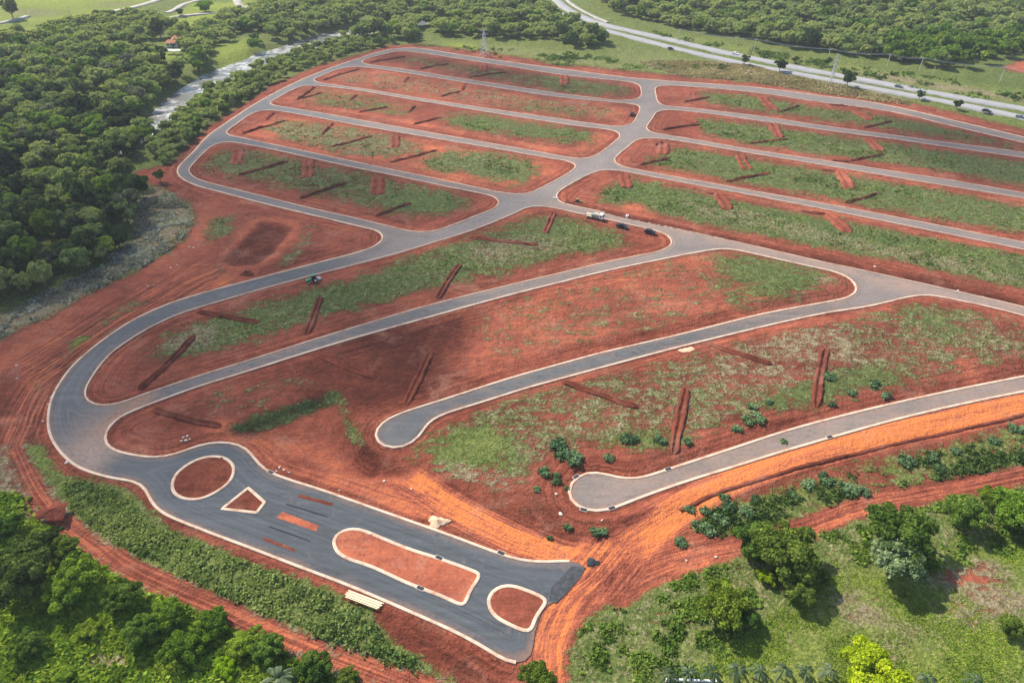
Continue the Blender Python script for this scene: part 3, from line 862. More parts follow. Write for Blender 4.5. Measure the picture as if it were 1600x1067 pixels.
relief(W(PIT), -1.3, 1)
relief(W([(398,338),(470,348),(442,405),(404,424),(345,424),(346,400)]), .5, 2)
relief(W([(352,672),(425,645),(527,609),(566,694),(606,742),(575,742),(470,722),(400,692)]), -3.4, 2)
relief(W([(640,735),(720,760),(860,828),(960,850),(1040,800),(1100,755),(1300,690),(1600,612),(1800,580),(1800,300),(700,560)]), .9, 3)
relief(W([(-500,760),(90,752),(150,752),(205,775),(255,822),(340,860),(440,895),(560,946),(650,1000),(760,1060),(800,1300),(-900,1400)], EMB * .5), EMB, 8)
relief(strip([(883,319),(940,334),(1020,352),(1180,388),(1330,423),(1450,450),(1600,488)], 1.6), -.6, 1)
relief(strip([(1260,740),(1330,712),(1480,675),(1600,650)], 1.5), -.6, 1)
RIVER = [(-260,420),(-60,330),(60,285),(150,245),(234,200),(268,170),(300,144),(340,120),(380,104),(420,90),(470,74),(520,58),(600,44),(700,30)]
RIV_Z = -3.0
RW = [14,14,13,13,12,12,13,14,15,17,17,17,14,13]
relief(strip(RIVER, [w * 1.75 for w in RW], RIV_Z), -4.6, 4)
H = H * (1 - near) + (-.13) * near
H = H.clip(-8, 6)
gv = np.column_stack([GX.ravel(), GY.ravel(), H.ravel()])
ii = np.arange(nx * ny).reshape(ny, nx)
gf = np.column_stack([ii[:-1, :-1].ravel(), ii[:-1, 1:].ravel(), ii[1:, 1:].ravel(), ii[1:, :-1].ravel()])
gme = mesh_np("ground", gv, gf, M["ground"], True)
set_attr(gme, "cover", COV.reshape(-1, 4))
# distance to the nearest kerb, and sideways position on the haul roads (for tyre and grader marks)
from mathutils.kdtree import KDTree
FLOW = np.zeros((ny, nx, 4))


def line_dist(loops, mask, lim):
    pts = np.concatenate(loops)
    kd = KDTree(len(pts))
    for i, q in enumerate(pts): kd.insert((q[0], q[1], 0), i)
    kd.balance()
    out = np.full((ny, nx), lim, float)
    for j, i in np.argwhere(mask):
        out[j, i] = min(lim, kd.find((GX[j, i], GY[j, i], 0))[2])
    return out


dk = line_dist([wOUT, wS3] + list(wHOLE.values()), (SITEM > .3) & ~ROADMASK, 30.0)
FLOW[..., 0] = dk
FLOW[..., 3] = np.clip(1 - dk / 13, 0, 1) ** .7 * SITEM
for pts, wd in ((HAUL, 9), (DIRT, 7), (TRACKL, 5), ([(30,690),(60,620),(110,560),(180,505),(240,478)], 14), ([(960,866),(930,900),(895,930),(872,970),(858,1010),(862,1067)], 9), ([(345,420),(300,440),(200,500),(60,590)], 26)):
    zz = EMB if pts is TRACKL else 0
    L = smooth_line(W(pts, zz), False, .5)
    T = np.gradient(L, axis=0); T /= np.linalg.norm(T, axis=1)[:, None]
    sl, m = gmask(strip(pts, wd, zz), 2)
    jj, ii_ = np.where(m > .02)
    kd = KDTree(len(L))
    for q in range(len(L)): kd.insert((L[q, 0], L[q, 1], 0), q)
    kd.balance()
    for j, i in zip(jj, ii_):
        x, y = GX[sl][j, i], GY[sl][j, i]
        _, q, d = kd.find((x, y, 0))
        sd = (x - L[q, 0]) * -T[q, 1] + (y - L[q, 1]) * T[q, 0]
        FLOW[sl[0].start + j, sl[1].start + i, 1] = sd + 50
        FLOW[sl[0].start + j, sl[1].start + i, 2] = max(FLOW[sl[0].start + j, sl[1].start + i, 2], m[j, i])
set_attr(gme, "flow", FLOW.reshape(-1, 4))
ground = tag(link("ground", gme), kind="structure")


def hz(x, y):
    """height of the ground sheet"""
    x = np.asarray(x, float); y = np.asarray(y, float)
    i = np.clip(np.searchsorted(xs, x) - 1, 0, nx - 2); j = np.clip(np.searchsorted(ys, y) - 1, 0, ny - 2)
    fx = (x - xs[i]) / (xs[i + 1] - xs[i]); fy = (y - ys[j]) / (ys[j + 1] - ys[j])
    return (H[j, i] * (1 - fx) + H[j, i + 1] * fx) * (1 - fy) + (H[j + 1, i] * (1 - fx) + H[j + 1, i + 1] * fx) * fy


def cover(x, y):
    i = np.clip(np.searchsorted(xs, x), 0, nx - 1); j = np.clip(np.searchsorted(ys, y), 0, ny - 1)
    return COV[j, i], ROADMASK[j, i] | (near[j, i] > .5)


# river
rp = strip(RIVER, [w * 1.5 for w in RW], RIV_Z, 6)
rp = rp + (np.column_stack([vnoise(rp[:, 0], rp[:, 1], 11, 31), vnoise(rp[:, 0], rp[:, 1], 11, 32)]) - .5) * 5
rs, _ = sheet("river", rp, [], RIV_Z, M["water"], 8)
tag(rs, kind="structure")


def flat_road(name, pts, w, mat, lift=.12, z=0.0):
    """a road ribbon that follows the ground"""
    L = smooth_line(W(pts, z), False, 4)
    T = np.gradient(L, axis=0); T /= np.linalg.norm(T, axis=1)[:, None]
    N = np.column_stack([-T[:, 1], T[:, 0]])
    zz = box(hz(L[:, 0], L[:, 1])[:, None].repeat(3, 1), 6)[:, 1] + lift + .5
    cols = [np.column_stack([L + N * w * s, zz + dz]) for s, dz in ((-.56, -1.2), (-.5, 0), (0, .06), (.5, 0), (.56, -1.2))]
    V = np.concatenate(cols); n = len(L); i = np.arange(n - 1)
    F = np.concatenate([np.column_stack([c * n + i, (c + 1) * n + i, (c + 1) * n + i + 1, c * n + i + 1]) for c in range(len(cols) - 1)])[:, ::-1]
    return tag(link(name, mesh_np(name, V, F, mat)), kind="structure")


HW_A = [(845,-22),(867.5,0),(894.5,20),(935,37),(1002.5,53.5),(1060,66),(1144,85.5),(1212,99.6),(1296,116.4),(1364,128.5),(1465,147.5),(1600,171.5),(1800,206),(2100,258)]
HW_B = [(815,-22),(841,1),(856,12),(888,28.5),(945,48.5),(1002.5,63.5),(1070,80.5),(1144,96.5),(1240,115),(1347,136),(1414,149),(1499,165),(1600,185.5),(1800,226),(2100,288)]
flat_road("highway", HW_A, 7.6, M["highway"])
flat_road("highway", HW_B, 6.8, M["highway"])
flat_road("road", [(868,-20),(884,0),(918,22),(950,36)], 3.0, M["track"])
flat_road("road", [(-120,92),(0,67.5),(34,62),(75,49),(115,35),(169,20.5),(216,10.5),(250,0),(300,-18)], 7, M["track"])
flat_road("path", [(-60,45),(0,37),(28,31),(44,26)], 5, M["track"])
flat_road("path", [(256,30),(300,25),(344,21),(378,14),(402,8),(440,-2),(480,-14)], 5, M["track"])
flat_road("path", [(262,22),(274,17),(286,9),(310,2),(360,-6)], 5, M["track"])
flat_road("path", [(366,-14),(371,4),(379,16)], 6, M["track"])

# ------------------------------------------------------------------ traffic islands and unpaved beds on the boulevard
def island(name, pts, label, z=.1, grid=1.2, sharp=False, mat="soil_mid"):
    P = W(pts)
    L = smooth_line(P, True, .8)
    if sharp:
        L = np.concatenate([P[i] + (P[(i + 1) % len(P)] - P[i]) * np.linspace(0, 1, 14)[:-1, None] for i in range(len(P))])
    c = L.mean(0)
    root = empty(name, (c[0], c[1], 0))
    tag(root, label, "traffic island", "traffic islands on the entrance boulevard")
    k = kerb(L - c, True, .36, .15, "kerb", root, -.05)
    v, f = cdt_fill(L - c, [], grid)
    tri = np.array(f, np.int32)
    a, b, d = v[tri[:, 0]], v[tri[:, 1]], v[tri[:, 2]]
    neg = ((b[:, 0] - a[:, 0]) * (d[:, 1] - a[:, 1]) - (b[:, 1] - a[:, 1]) * (d[:, 0] - a[:, 0])) < 0
    tri[neg] = tri[neg][:, ::-1]
    zz = z + (vnoise(v[:, 0] + c[0], v[:, 1] + c[1], 1.6, 7) - .5) * .16
    ed = np.min(np.hypot(v[:, None, 0] - (L - c)[None, ::3, 0], v[:, None, 1] - (L - c)[None, ::3, 1]), 1)
    zz = np.where(ed < .9, .08, zz)
    link("soil", mesh_np("soil", np.column_stack([v, zz]), tri, M[mat], True), root)
    return root


island("roundabout_island", [(269,758),(272,746),(282,734),(300,722),(318,715),(336,713),(352,716),(363,725),(366,734),(363,746),(352,759),(332,772),(312,779.6),(296,780.4),(282,777.4),(272,770)],
       "round island of bare dark red soil in the middle of the roundabout", mat="soil_dark")
island("splitter_island", [(388,762.4),(413.6,785),(401,801),(347,795)],
       "small four-cornered kite-shaped island of dark red soil beside the roundabout", sharp=True, mat="soil_dark")
island("median_island", [(521,848),(524,838),(536,829),(552,826),(566,828.4),(600,842),(640,858),(684,872),(748,896),(751,899),(746,906),(738,917),(731,930),(727,943),(723,945),(690,931),(640,912),(580,885),(540,871),(526,861)],
       "long median of orange red soil with one rounded end between the two carriageways", mat="soil_bright")
island("median_island", [(852,936),(854,940),(846,951),(836,965),(831,983),(826,987.5),(818,985),(780,967),(768,956),(763,942),(765,930),(776,919),(792,914.4),(808,917)],
       "short dome-shaped median of dark red soil at the unfinished end of the boulevard", mat="soil_mid")


def bed(pts, label, mat, h=.03, cat="soil strip", name="soil_strip", group="unpaved strips in the gatehouse lanes", rim=True):
    P = W(pts)
    c = P.mean(0)
    L = np.concatenate([P[i] + (P[(i + 1) % len(P)] - P[i]) * np.linspace(0, 1, 8)[:-1, None] for i in range(len(P))]) - c
    L = L + (RNG.random(L.shape) - .5) * .12
    n = len(L)
    m = MB()
    m.add([(x, y, .0) for x, y in L] + [(x * .985, y * .985, h) for x, y in L] + [(0, 0, h + .05)],
          [(i, (i + 1) % n, n + (i + 1) % n, n + i) for i in range(n)] + [(n + i, n + (i + 1) % n, 2 * n) for i in range(n)])
    o = m.build(name, M[mat])
    o.location = (c[0], c[1], .004)
    if ((L[1] - L[0])[0] * (L[8] - L[7])[1] - (L[1] - L[0])[1] * (L[8] - L[7])[0]) < 0: o.data.flip_normals()
    return tag(o, label, cat, group)


bed([(468,771.6),(521,785.6),(518,790.6),(465,776)], "narrow red soil strip in the asphalt nearest the upper kerb of the boulevard", "soil_dark")
bed([(441,799),(499,821),(494,830),(432,809)], "widest red soil strip in the asphalt, between two dark saw-cut joints", "soil_bright")
bed([(414,839),(464,858),(458,861.6),(409,842.4)], "narrow red soil strip in the asphalt nearest the lower kerb of the boulevard", "soil_dark")
M["patch"] = mat_plain("dark_fresh_asphalt", (.028, .033, .040), .9, .3, 1.5)
bed([(448,786),(512,806),(511,808.2),(446,788.4)], "dark asphalt joint between the upper and the widest soil strips", "patch", .012, "asphalt joint", "asphalt_joint", "dark joints in the gatehouse lanes")
bed([(421,821),(486,844),(485,846.4),(419,823.4)], "dark asphalt joint between the widest and the lower soil strips", "patch", .012, "asphalt joint", "asphalt_joint", "dark joints in the gatehouse lanes")
M["edge"] = mat_plain("loose_dark_asphalt", (.055, .058, .062), .95, .4, 1.2)
bed([(862,918),(893,884),(916,886),(896,912),(870,942),(857,938)], "dark ragged wedge of loose asphalt at the unfinished end of the boulevard", "edge", .03, "asphalt edge", "asphalt_edge", None)

M["soil_ridge"] = mat_soil("turned_red_soil", .38)
# ------------------------------------------------------------------ earth ridges: two banks with a ditch between
RIDGES = {
 "field inside the long loop": [((307,486),(405,505),1.0,0),((216,610),(305,524),1.0,0),((480,523),(501,465),1.1,0),((684,467),(719,411),1.1,0),((732,371),(842,383),.8,1),((852,364),(866,332),1.2,1)],
 "wide field above the middle cul-de-sac": [((239,638.5),(346,667),1.0,0),((493,552.5),(586,590),.9,0),((634,631),(673,548),1.2,0)],
 "field between the two cul-de-sacs": [((877,599),(998,640),1.0,0),((1052,712),(1072,609),1.25,0),((1100,539),(1207,573),.9,0),((1274,638),(1289,549),1.25,0)],
 "green field above the parked truck": [((975,272),(980,293),1.6,1),((1122,301),(1139,328),1.6,1),((1102,301),(1121,303),.8,0),((1293,334),(1327,364),1.6,1),((1250,330),(1292,335),.9,0)],
 "field below the third right street": [((1036,223),(1037,241),1.7,1),((1024,228),(1036,222),1.0,0),((1000,258),(1047,247.5),1.1,0),((1155,241),(1170,265),1.6,1),((1134,284.5),(1205,270),1.0,0),((1282,265),(1311,269),.8,0),((1312,268),(1328,295),1.6,1),((1320,317),(1372,302.5),1.0,0)],
 "field below the second right street": [((1067,178),(1086,192),1.4,1),((1036,203),(1094,194),1.0,0),((1207,192),(1219,214),1.5,1),((1168,224),(1232,216),.9,0),((1354,216),(1377,236),1.4,1),((1328,252),(1382,240),1.0,0),((1298,250),(1328,253),.8,0)],
 "field below the top right street": [((1072,138.5),(1083,149),1.4,1),((1068,160),(1110,152),.9,0),((1191,151),(1211,172),1.7,1),((1215,176),(1250,164.5),1.0,0),((1328,166),(1361,187),1.5,1),((1296,163.5),(1327,166),.7,0),((1350,200),(1394,189),.9,0)],
 "farthest left field": [((578,98),(634,88),.7,0),((656,108),(702,101),.7,0),((756,101),(755,113),1.5,1),((732,121.5),(792,114),.6,0),((881,118),(882,134),1.6,1)],
 "second left field from top": [((506,125.5),(562,108),.8,0),((632,129),(639,120),1.1,1),((688,151),(720,143),.8,0),((721,142),(727,131.5),1.2,1)],
 "third left field from top": [((464,156),(492,136),.9,0),((468,155),(504,145),.7,0),((546,158),(558,148),1.1,1),((560,176),(606,167),.7,1),((638,176),(649,166),1.0,1),((646,195),(690,184),.8,0)],
 "fourth left field from top": [((378,209.5),(447,188),.9,0),((416,188),(428,176),1.2,1),((502,211),(522,193),1.0,1),((514,232),(582,213.5),.8,1),((617,213),(618,231),1.6,1),((608,254.5),(682,236),.9,1)],
 "field above the excavated pit": [((372,233),(368,257),1.6,1),((372,274),(450,252),1.2,0),((483,249),(482,277),1.6,1),((468,310),(542,285),1.1,0),((590,277),(588,305),1.7,1),((587,338),(643,317),1.0,0)],
}
ORD = ["first", "second", "third", "fourth", "fifth", "sixth", "seventh", "eighth", "ninth"]


def ridge(a, b, wide, mat, rs):
    A, B = np.array(at(*a)), np.array(at(*b))
    d = B - A; Ln = np.linalg.norm(d); d /= Ln; nrm = np.array([-d[1], d[0]])
    n = max(8, int(Ln / .7))
    t = np.linspace(0, 1, n)
    bend = (rs.random() - .5) * .05 * Ln * np.sin(np.pi * t)
    C = A + d * (t * Ln)[:, None] + nrm * bend[:, None]
    prof = [(-1.9, -.25), (-1.45, .18), (-1.0, .62), (-.55, .35), (-.15, .02), (.2, .05), (.6, .42), (1.05, .66), (1.5, .2), (1.95, -.25)]
    c0 = (A + B) / 2
    V = []
    for s, h in prof:
        wob = np.interp(t, np.linspace(0, 1, max(4, n // 5)), rs.random(max(4, n // 5)))
        slump = .75 + .5 * vnoise(C[:, 0], C[:, 1], 2.3, 51 + len(V))
        ww = s * slump * (wide * .95 if wide >= 1.4 else wide * .62) * (.9 + .25 * wob + .06 * rs.random(n))
        end = np.clip(np.minimum(t, 1 - t) * Ln / 1.6, 0, 1) ** .5
        hh = (h * (.75 + .35 * wob + .2 * rs.random(n)) * end * (.55 + .9 * vnoise(C[:, 0], C[:, 1], 1.5, 71 + len(V))) if h > 0 else np.full(n, h)) * (.6 + .25 * wide)
        p = C + nrm * ww[:, None] * (.35 + .65 * end)[:, None]
        zz = hz(C[:, 0], C[:, 1]) if h <= 0 else np.maximum(hz(C[:, 0], C[:, 1]), hz(p[:, 0], p[:, 1]))
        V.append(np.column_stack([p - c0, zz + hh + (0 if h <= 0 else .08)]))
    k = len(prof)
    V = np.concatenate(V)
    i = np.arange(n - 1)
    F = np.concatenate([np.column_stack([j * n + i, (j + 1) * n + i, (j + 1) * n + i + 1, j * n + i + 1]) for j in range(k - 1)])[:, ::-1]
    F = F[:, ::-1] if False else F
    o = link("earth_ridge", mesh_np("earth_ridge", V, F, M[mat]))
    o.location = (c0[0], c0[1], 0)
    return o, Ln


rs = np.random.default_rng(3)
for field, rows in RIDGES.items():
    order = sorted(range(len(rows)), key=lambda i: rows[i][0][0] + rows[i][1][0])
    for rank, i in enumerate(order):
        a, b, wd, br = rows[i]
        if wd < 1.4 and max(a[1], b[1]) < 345: wd *= .72
        o, Ln = ridge(a, b, wd, "soil_ridge" if br else "soil_dark", rs)
        size = "long" if Ln > 32 else ("short" if Ln < 18 else "straight")
        col = "orange red" if br else "dark red"
        tag(o, f"{size} {col} ridge, {ORD[rank]} from the left in the {field}", "earth ridge", "earth ridges across the fields")

def spoil(name, pts, w, h, label, mat, group=None):
    L = smooth_line(W(pts), False, .9)
    n = len(L); rg = np.random.default_rng(int(abs(L[0, 0] * 10)))
    T = np.gradient(L, axis=0); T /= np.linalg.norm(T, axis=1)[:, None]
    N = np.column_stack([-T[:, 1], T[:, 0]])
    c = L.mean(0); V = []
    prof = [(-.55, -.3), (-.36, .35), (-.15, .85), (.05, 1.0), (.25, .6), (.42, .25), (.55, -.3)]
    zb = hz(L[:, 0], L[:, 1])
    for s, hh in prof:
        off = s * w * (.8 + .45 * rg.random(n))
        z = zb + (h * hh * (.6 + .7 * rg.random(n)) if hh > 0 else -.3)
        V.append(np.column_stack([L + N * off[:, None] - c, z]))
    i = np.arange(n - 1)
    F = np.concatenate([np.column_stack([j * n + i, (j + 1) * n + i, (j + 1) * n + i + 1, j * n + i + 1]) for j in range(len(prof) - 1)])[:, ::-1]
    o = link(name, mesh_np(name, np.concatenate(V), F, M[mat]))
    o.location = (c[0], c[1], 0)
    return tag(o, label, "spoil heap", group)


spoil("spoil_heap", [(884,316),(920,322),(960,334),(1020,347),(1100,364),(1180,381),(1280,403),(1360,420.5),(1440,437.5),(1520,455),(1600,473),(1720,502)], 3.6, .9,
      "long dark red trench spoil heap along the upper kerb beside the truck", "soil_dark")
spoil("spoil_heap", [(1062,800),(1090,785),(1130,768),(1200,746),(1290,718),(1400,692),(1500,669),(1620,641),(1750,612)], 1.3, .38, "low bank coloured dark for the shaded cut beside the orange haul road", "soil_dark")  # dark soil colour stands in for the shadow of the cut edge

# ------------------------------------------------------------------ vegetation prototypes
def leaves(C, Nn, size, rg, tilt=.55, aspect=1.0):
    """one quad per leaf cluster at C facing about Nn"""
    n = len(C)
    d = Nn + rg.normal(0, tilt, (n, 3))
    d /= np.linalg.norm(d, axis=1)[:, None] + 1e-9
    r = rg.normal(0, 1, (n, 3))
    u = np.cross(d, r); u /= np.linalg.norm(u, axis=1)[:, None] + 1e-9
    w = np.cross(d, u)
    s = (size * (.6 + .8 * rg.random(n)))[:, None] * .5
    u = u * s; w = w * s * aspect
    k1 = 1 + .5 * (rg.random((n, 1)) - .5)
    V = np.stack([C - u * k1 - w * .6, C + u * .5 - w, C + u - w * .1 * k1 + w * .7, C - u * .35 + w * 1.1], 1).reshape(-1, 3)
    return V, np.arange(4 * n).reshape(n, 4)


def crown_pts(rg, rx, rz, nl, n, flat=.0):
    """leaf centres over a dome of lobes; unit: metres; base of crown at z=0"""
    lobes = []
    sx, sy = 1 + .22 * rg.random(), 1 - .18 * rg.random()
    for i in range(nl):
        a = i * 2.39996 + rg.random() * .9
        r = rx * .80 * math.sqrt((i + .5) / nl) * (.8 + .35 * rg.random())
        top = rz * (.40 + .45 * math.sqrt(max(0, 1 - (r / rx) ** 2))) * (.75 + .4 * rg.random())
        c = np.array([math.cos(a) * r * sx, math.sin(a) * r * sy, top])
        rad = rx * (.17 + .17 * rg.random()) * (13.0 / nl) ** .28
        lobes.append((c, rad, rad * (.65 + .35 * rg.random()), rg.random()))
    for i in range(3):
        lobes.append((np.array([0, 0, rz * (.3 + .12 * i)]) + rg.normal(0, rx * .1, 3), rx * .55, rz * .3, .15))
    wts = np.array([l[1] ** 2 for l in lobes]); wts /= wts.sum()
    P, N, T = [], [], []
    for l, w in zip(lobes, wts):
        m = int(n * w * 1.7) + 4
        d = rg.normal(0, 1, (m, 3)); d /= np.linalg.norm(d, axis=1)[:, None]
        d[:, 2] = np.where(d[:, 2] < -.35, -d[:, 2], d[:, 2])
        rr = 1 - .38 * rg.random(m) ** 2.2
        p = l[0] + d * np.array([l[1], l[1], l[2]]) * rr[:, None]
        inside = np.zeros(m, bool)
        for q in lobes:
            if q is l: continue
            e = (p - q[0]) / np.array([q[1], q[1], q[2]])
            inside |= (e ** 2).sum(1) < .5
        k = ~inside & (p[:, 2] > -.1 * rz)
        P.append(p[k]); N.append(d[k]); T.append(np.clip(l[3] * .45 + .55 * rg.random(k.sum()) ** 1.3, 0, 1))
    return np.concatenate(P), np.concatenate(N), np.concatenate(T)


def crown_mesh(name, seed, rx, rz, nl, n, size, mat, tilt=.8):
    rg = np.random.default_rng(seed)
    P, N, T = crown_pts(rg, rx, rz, nl, n)
    V, F = leaves(P, N, np.full(len(P), size), rg, tilt)
    me = mesh_np(name, V, F, mat)
    t = np.repeat(np.column_stack([T, np.full(len(T), .5), rg.random() * np.ones(len(T))]), 4, 0)
    set_attr(me, "tint", t)
    return me


def trunk_mesh(name, seed, h, r, spread, limbs=5):
    rg = np.random.default_rng(seed)
    m = MB()
    m.tube((0, 0, -.6), (0, 0, h * .55), r, r * .7, 9)
    for i in range(limbs):
        a = i * 6.283 / limbs + rg.random()
        m.tube((0, 0, h * (.35 + .2 * rg.random())), (math.cos(a) * spread, math.sin(a) * spread, h * (.85 + .3 * rg.random())), r * .55, r * .15, 6)
    me = bpy.data.meshes.new(name)
    me.from_pydata(m.v, [], m.f); me.materials.append(M["bark"])
    return me


TR = {}
def proto(key, seed, rx, rz, nl, n, size, mat, base, trunk_r):
    TR[key] = dict(crown=crown_mesh("crown", seed, rx, rz, nl, n, size, M[mat]), trunk=trunk_mesh("trunk", seed, base + rz * .5, trunk_r, rx * .5), rx=rx, rz=rz, base=base)


proto("dark", 1, 6, 6.4, 34, 6500, .46, "leaf_dark", 1.6, .35)
proto("green", 2, 6, 5.8, 30, 6000, .44, "leaf_mid", 1.4, .32)
proto("green2", 3, 6, 6.6, 38, 6500, .42, "leaf_mid", 1.2, .3)
proto("lime", 4, 6, 5.4, 32, 6500, .42, "leaf_lime", 1.0, .28)
proto("lime2", 8, 6, 4.6, 26, 6000, .44, "leaf_lime", .6, .25)
proto("yellow", 5, 6, 5.4, 40, 7000, .42, "leaf_yellow", 1.2, .28)
proto("silver", 6, 6, 6.2, 42, 3600, .66, "leaf_silver", 2.0, .25)
proto("teal", 7, 6, 5.0, 22, 1500, 1.15, "leaf_teal", .1, .15)


def shrub_mesh(seed, n=620):
    rg = np.random.default_rng(seed)
    cs = np.column_stack([rg.normal(0, 2.7, 9), rg.normal(0, 2.2, 9), .8 + 1.8 * rg.random(9)])
    w = rg.integers(0, 9, n)
    P = cs[w] + rg.normal(0, 1, (n, 3)) * np.array([1.35, 1.35, .9])
    P[:, 2] = np.abs(P[:, 2]) * (1 + .5 * rg.random(n))
    N = P - np.array([0, 0, -2.0]); N /= np.linalg.norm(N, axis=1)[:, None]
    V, F = leaves(P, N, np.full(n, 1.5), rg, .9)
    me = mesh_np("crown", V, F, M["leaf_teal"])
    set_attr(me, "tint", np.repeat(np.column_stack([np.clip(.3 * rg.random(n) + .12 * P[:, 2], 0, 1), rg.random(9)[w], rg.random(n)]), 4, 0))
    return me


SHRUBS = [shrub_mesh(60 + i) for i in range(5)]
proto("round", 9, 6, 8.0, 16, 2600, .8, "leaf_dark", 3.2, .35)


def tree(key, px, py, rpx, label, cat="tree", name="leafy_tree", group=None, zs=1.0, parts=True):
    p = TR[key]
    r = rpx / ppm(px, py, 3) * (.8 if key == 'teal' else .88)
    s = r / p["rx"]
    zc = (p["base"] + p["rz"] * .5 * zs) * s
    x, y = at(px, py, zc - .5)
    z0 = float(hz(x, y))
    x, y = at(px, py, zc + z0)
    root = empty(name, (x, y, z0), RNG.random() * 6.28, s)
    tag(root, label, cat, group)
    c = link("crown", SHRUBS[int(RNG.integers(5))] if key == "teal" else p["crown"], root); c.location = (0, 0, p["base"]); c.scale = (1, 1, zs)
    if parts: link("trunk", p["trunk"], root)
    return root


G1 = "trees and bushes below the dirt track at the bottom left"
G2 = "trees around the lawn at the bottom right"
for a in [
 ("dark", 34, 890, 66, "largest dark green tree at the left edge of the photo below the dirt track", G1, "spreading_tree"),
 ("green", 12, 826, 30, "small round green tree at the left edge above the large dark tree", G1, "leafy_tree"),
 ("lime", 112, 914, 52, "bright green bushy tree just right of the large dark tree at the left edge", G1, "leafy_tree"),
 ("green", 192, 938, 38, "dark olive tree between the bright green bushy tree and the dirt track", G1, "leafy_tree"),
 ("green2", 100, 862, 34, "mid green tree behind the bright bushy tree and close to the dirt track", G1, "leafy_tree"),
 ("dark", 82, 834, 18, "small dark bush beside the dirt track behind the green trees", G1, "bush"),
 ("lime2", 138, 984, 24, "light green low tree just above the dry straw patch", G1, "leafy_tree"),
 ("green2", 222, 988, 38, "dark shaded green tree to the right of the dry straw patch", G1, "leafy_tree"),
 ("lime2", 262, 962, 38, "bright leafy bush above the shaded tree, next to the dirt track", G1, "leafy_bush"),
 ("lime", 290, 1012, 40, "round lime green tree right of the shaded tree near the bottom edge", G1, "leafy_tree"),
 ("lime2", 335, 975, 36, "bright green bush halfway along the near side of the dirt track", G1, "leafy_bush"),
 ("yellow", 353, 1044, 24, "small yellow green bushy tree at the bottom edge left of the palm-like plant", G1, "leafy_tree"),
 ("lime", 385, 1006, 34, "lime green tree top between the bright bush and the dark round tree", G1, "leafy_tree"),
 ("green", 421, 1012, 32, "round dark green tree beside the dirt track near the bottom", G1, "leafy_tree"),
 ("green2", 490, 1044, 36, "leafy green tree at the bottom edge where the dirt track leaves the photo", G1, "leafy_tree"),
 ("lime2", 100, 1058, 22, "bright yellow green bush at the bottom edge near the left corner", G1, "leafy_bush"),
 ("green", 40, 1010, 34, "low olive bush in the bottom left corner above the grass", G1, "leafy_bush"),
 ("green2", 545, 1060, 24, "small green bush cut by the bottom edge right of the last leafy tree", G1, "leafy_bush"),
 ("lime", 186, 1056, 14, "small green bush right below the dry straw patch", G1, "leafy_bush"),
 ("green", 1222, 862, 64, "largest dark tree on the upper left side of the lawn", G2, "spreading_tree"),
 ("green2", 1184, 850, 46, "green tree touching the upper left of the large dark lawn tree", G2, "leafy_tree"),
 ("green2", 1246, 918, 36, "deep green tree low in front of the large dark lawn tree", G2, "leafy_tree"),
 ("yellow", 1196, 902, 18, "small bright yellow green bush in front of the large dark lawn tree", G2, "leafy_bush"),
 ("lime", 1132, 946, 49, "rounded green tree nearest the left end of the lawn", G2, "leafy_tree"),
 ("green", 1166, 966, 26, "small green tree leaning out of the rounded tree at the left of the lawn", G2, "leafy_tree"),
 ("green", 1400, 832, 64, "tall olive green tree behind the silvery tree at the top of the lawn", G2, "spreading_tree"),
 ("silver", 1397, 874, 50, "silvery pale-leaved tree in front of the tall olive tree", G2, "silvery_tree"),
 ("green", 1512, 804, 40, "thin olive tree by the red path at the upper right of the lawn", G2, "leafy_tree"),
 ("lime", 1588, 800, 50, "bright green tree at the right edge of the photo above the lawn", G2, "leafy_tree"),
 ("lime2", 1545, 778, 26, "bright green bush between the thin olive tree and the right edge", G2, "leafy_bush"),
 ("green", 1650, 840, 44, "green tree at the right edge of the photo beyond the lawn", G2, "leafy_tree"),
 ("yellow", 1368, 1060, 66, "vivid yellow green tree cut by the bottom edge below the lawn", G2, "leafy_tree"),
 ("lime", 842, 1064, 36, "bright green bushy tree at the bottom edge below the end of the boulevard", G2, "leafy_tree"),
 ("green", 1582, 980, 24, "low green bush on the right side of the lawn", G2, "leafy_bush"),
]:
    tree(a[0], a[1], a[2], a[3], a[4], "bush" if "bush" in a[6] else "tree", a[6], a[5])

# blue-green shrubs dotted over the earth banks
SH = [(872,696,17),(884,704,18),(898,716,17),(952,713,10),(978,684,14),(992,687,12),(1032,686,13),(1074,690,10),(1148,667,13),(1168,657,14),(1184,652,15),(1176,634,10),(1198,628,10),
      (852,736,14),(870,752,9),(869,740,7),(840,764,7),(886,763,6),(888,822,9),(936,828,15),(858,838,7),(1132,774,9),(1078,796,11),(1100,796,10),(1106,828,16),(1126,812,16),(1090,820,12),(1066,846,12),(1140,792,13),(1166,800,13),(1180,778,9),
      (1262,756,15),(1300,752,16),(1330,760,18),(1352,768,12),(1240,772,12),(1285,740,10),(1420,722,16),(1455,712,14),(1500,706,13),(1470,730,10),(1588,668,16),(1560,690,14),(1330,612,11),(1368,600,12),(1296,586,12),(1386,618,10),(1300,632,8),(1225,690,7)]
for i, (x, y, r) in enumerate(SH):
    tree("teal", x, y, r, "low bluish green broad-leaved shrub growing on the red earth banks", "shrub", "broadleaf_shrub", "shrubs on the red banks around the cul-de-sacs", .6 if r > 10 else .8)


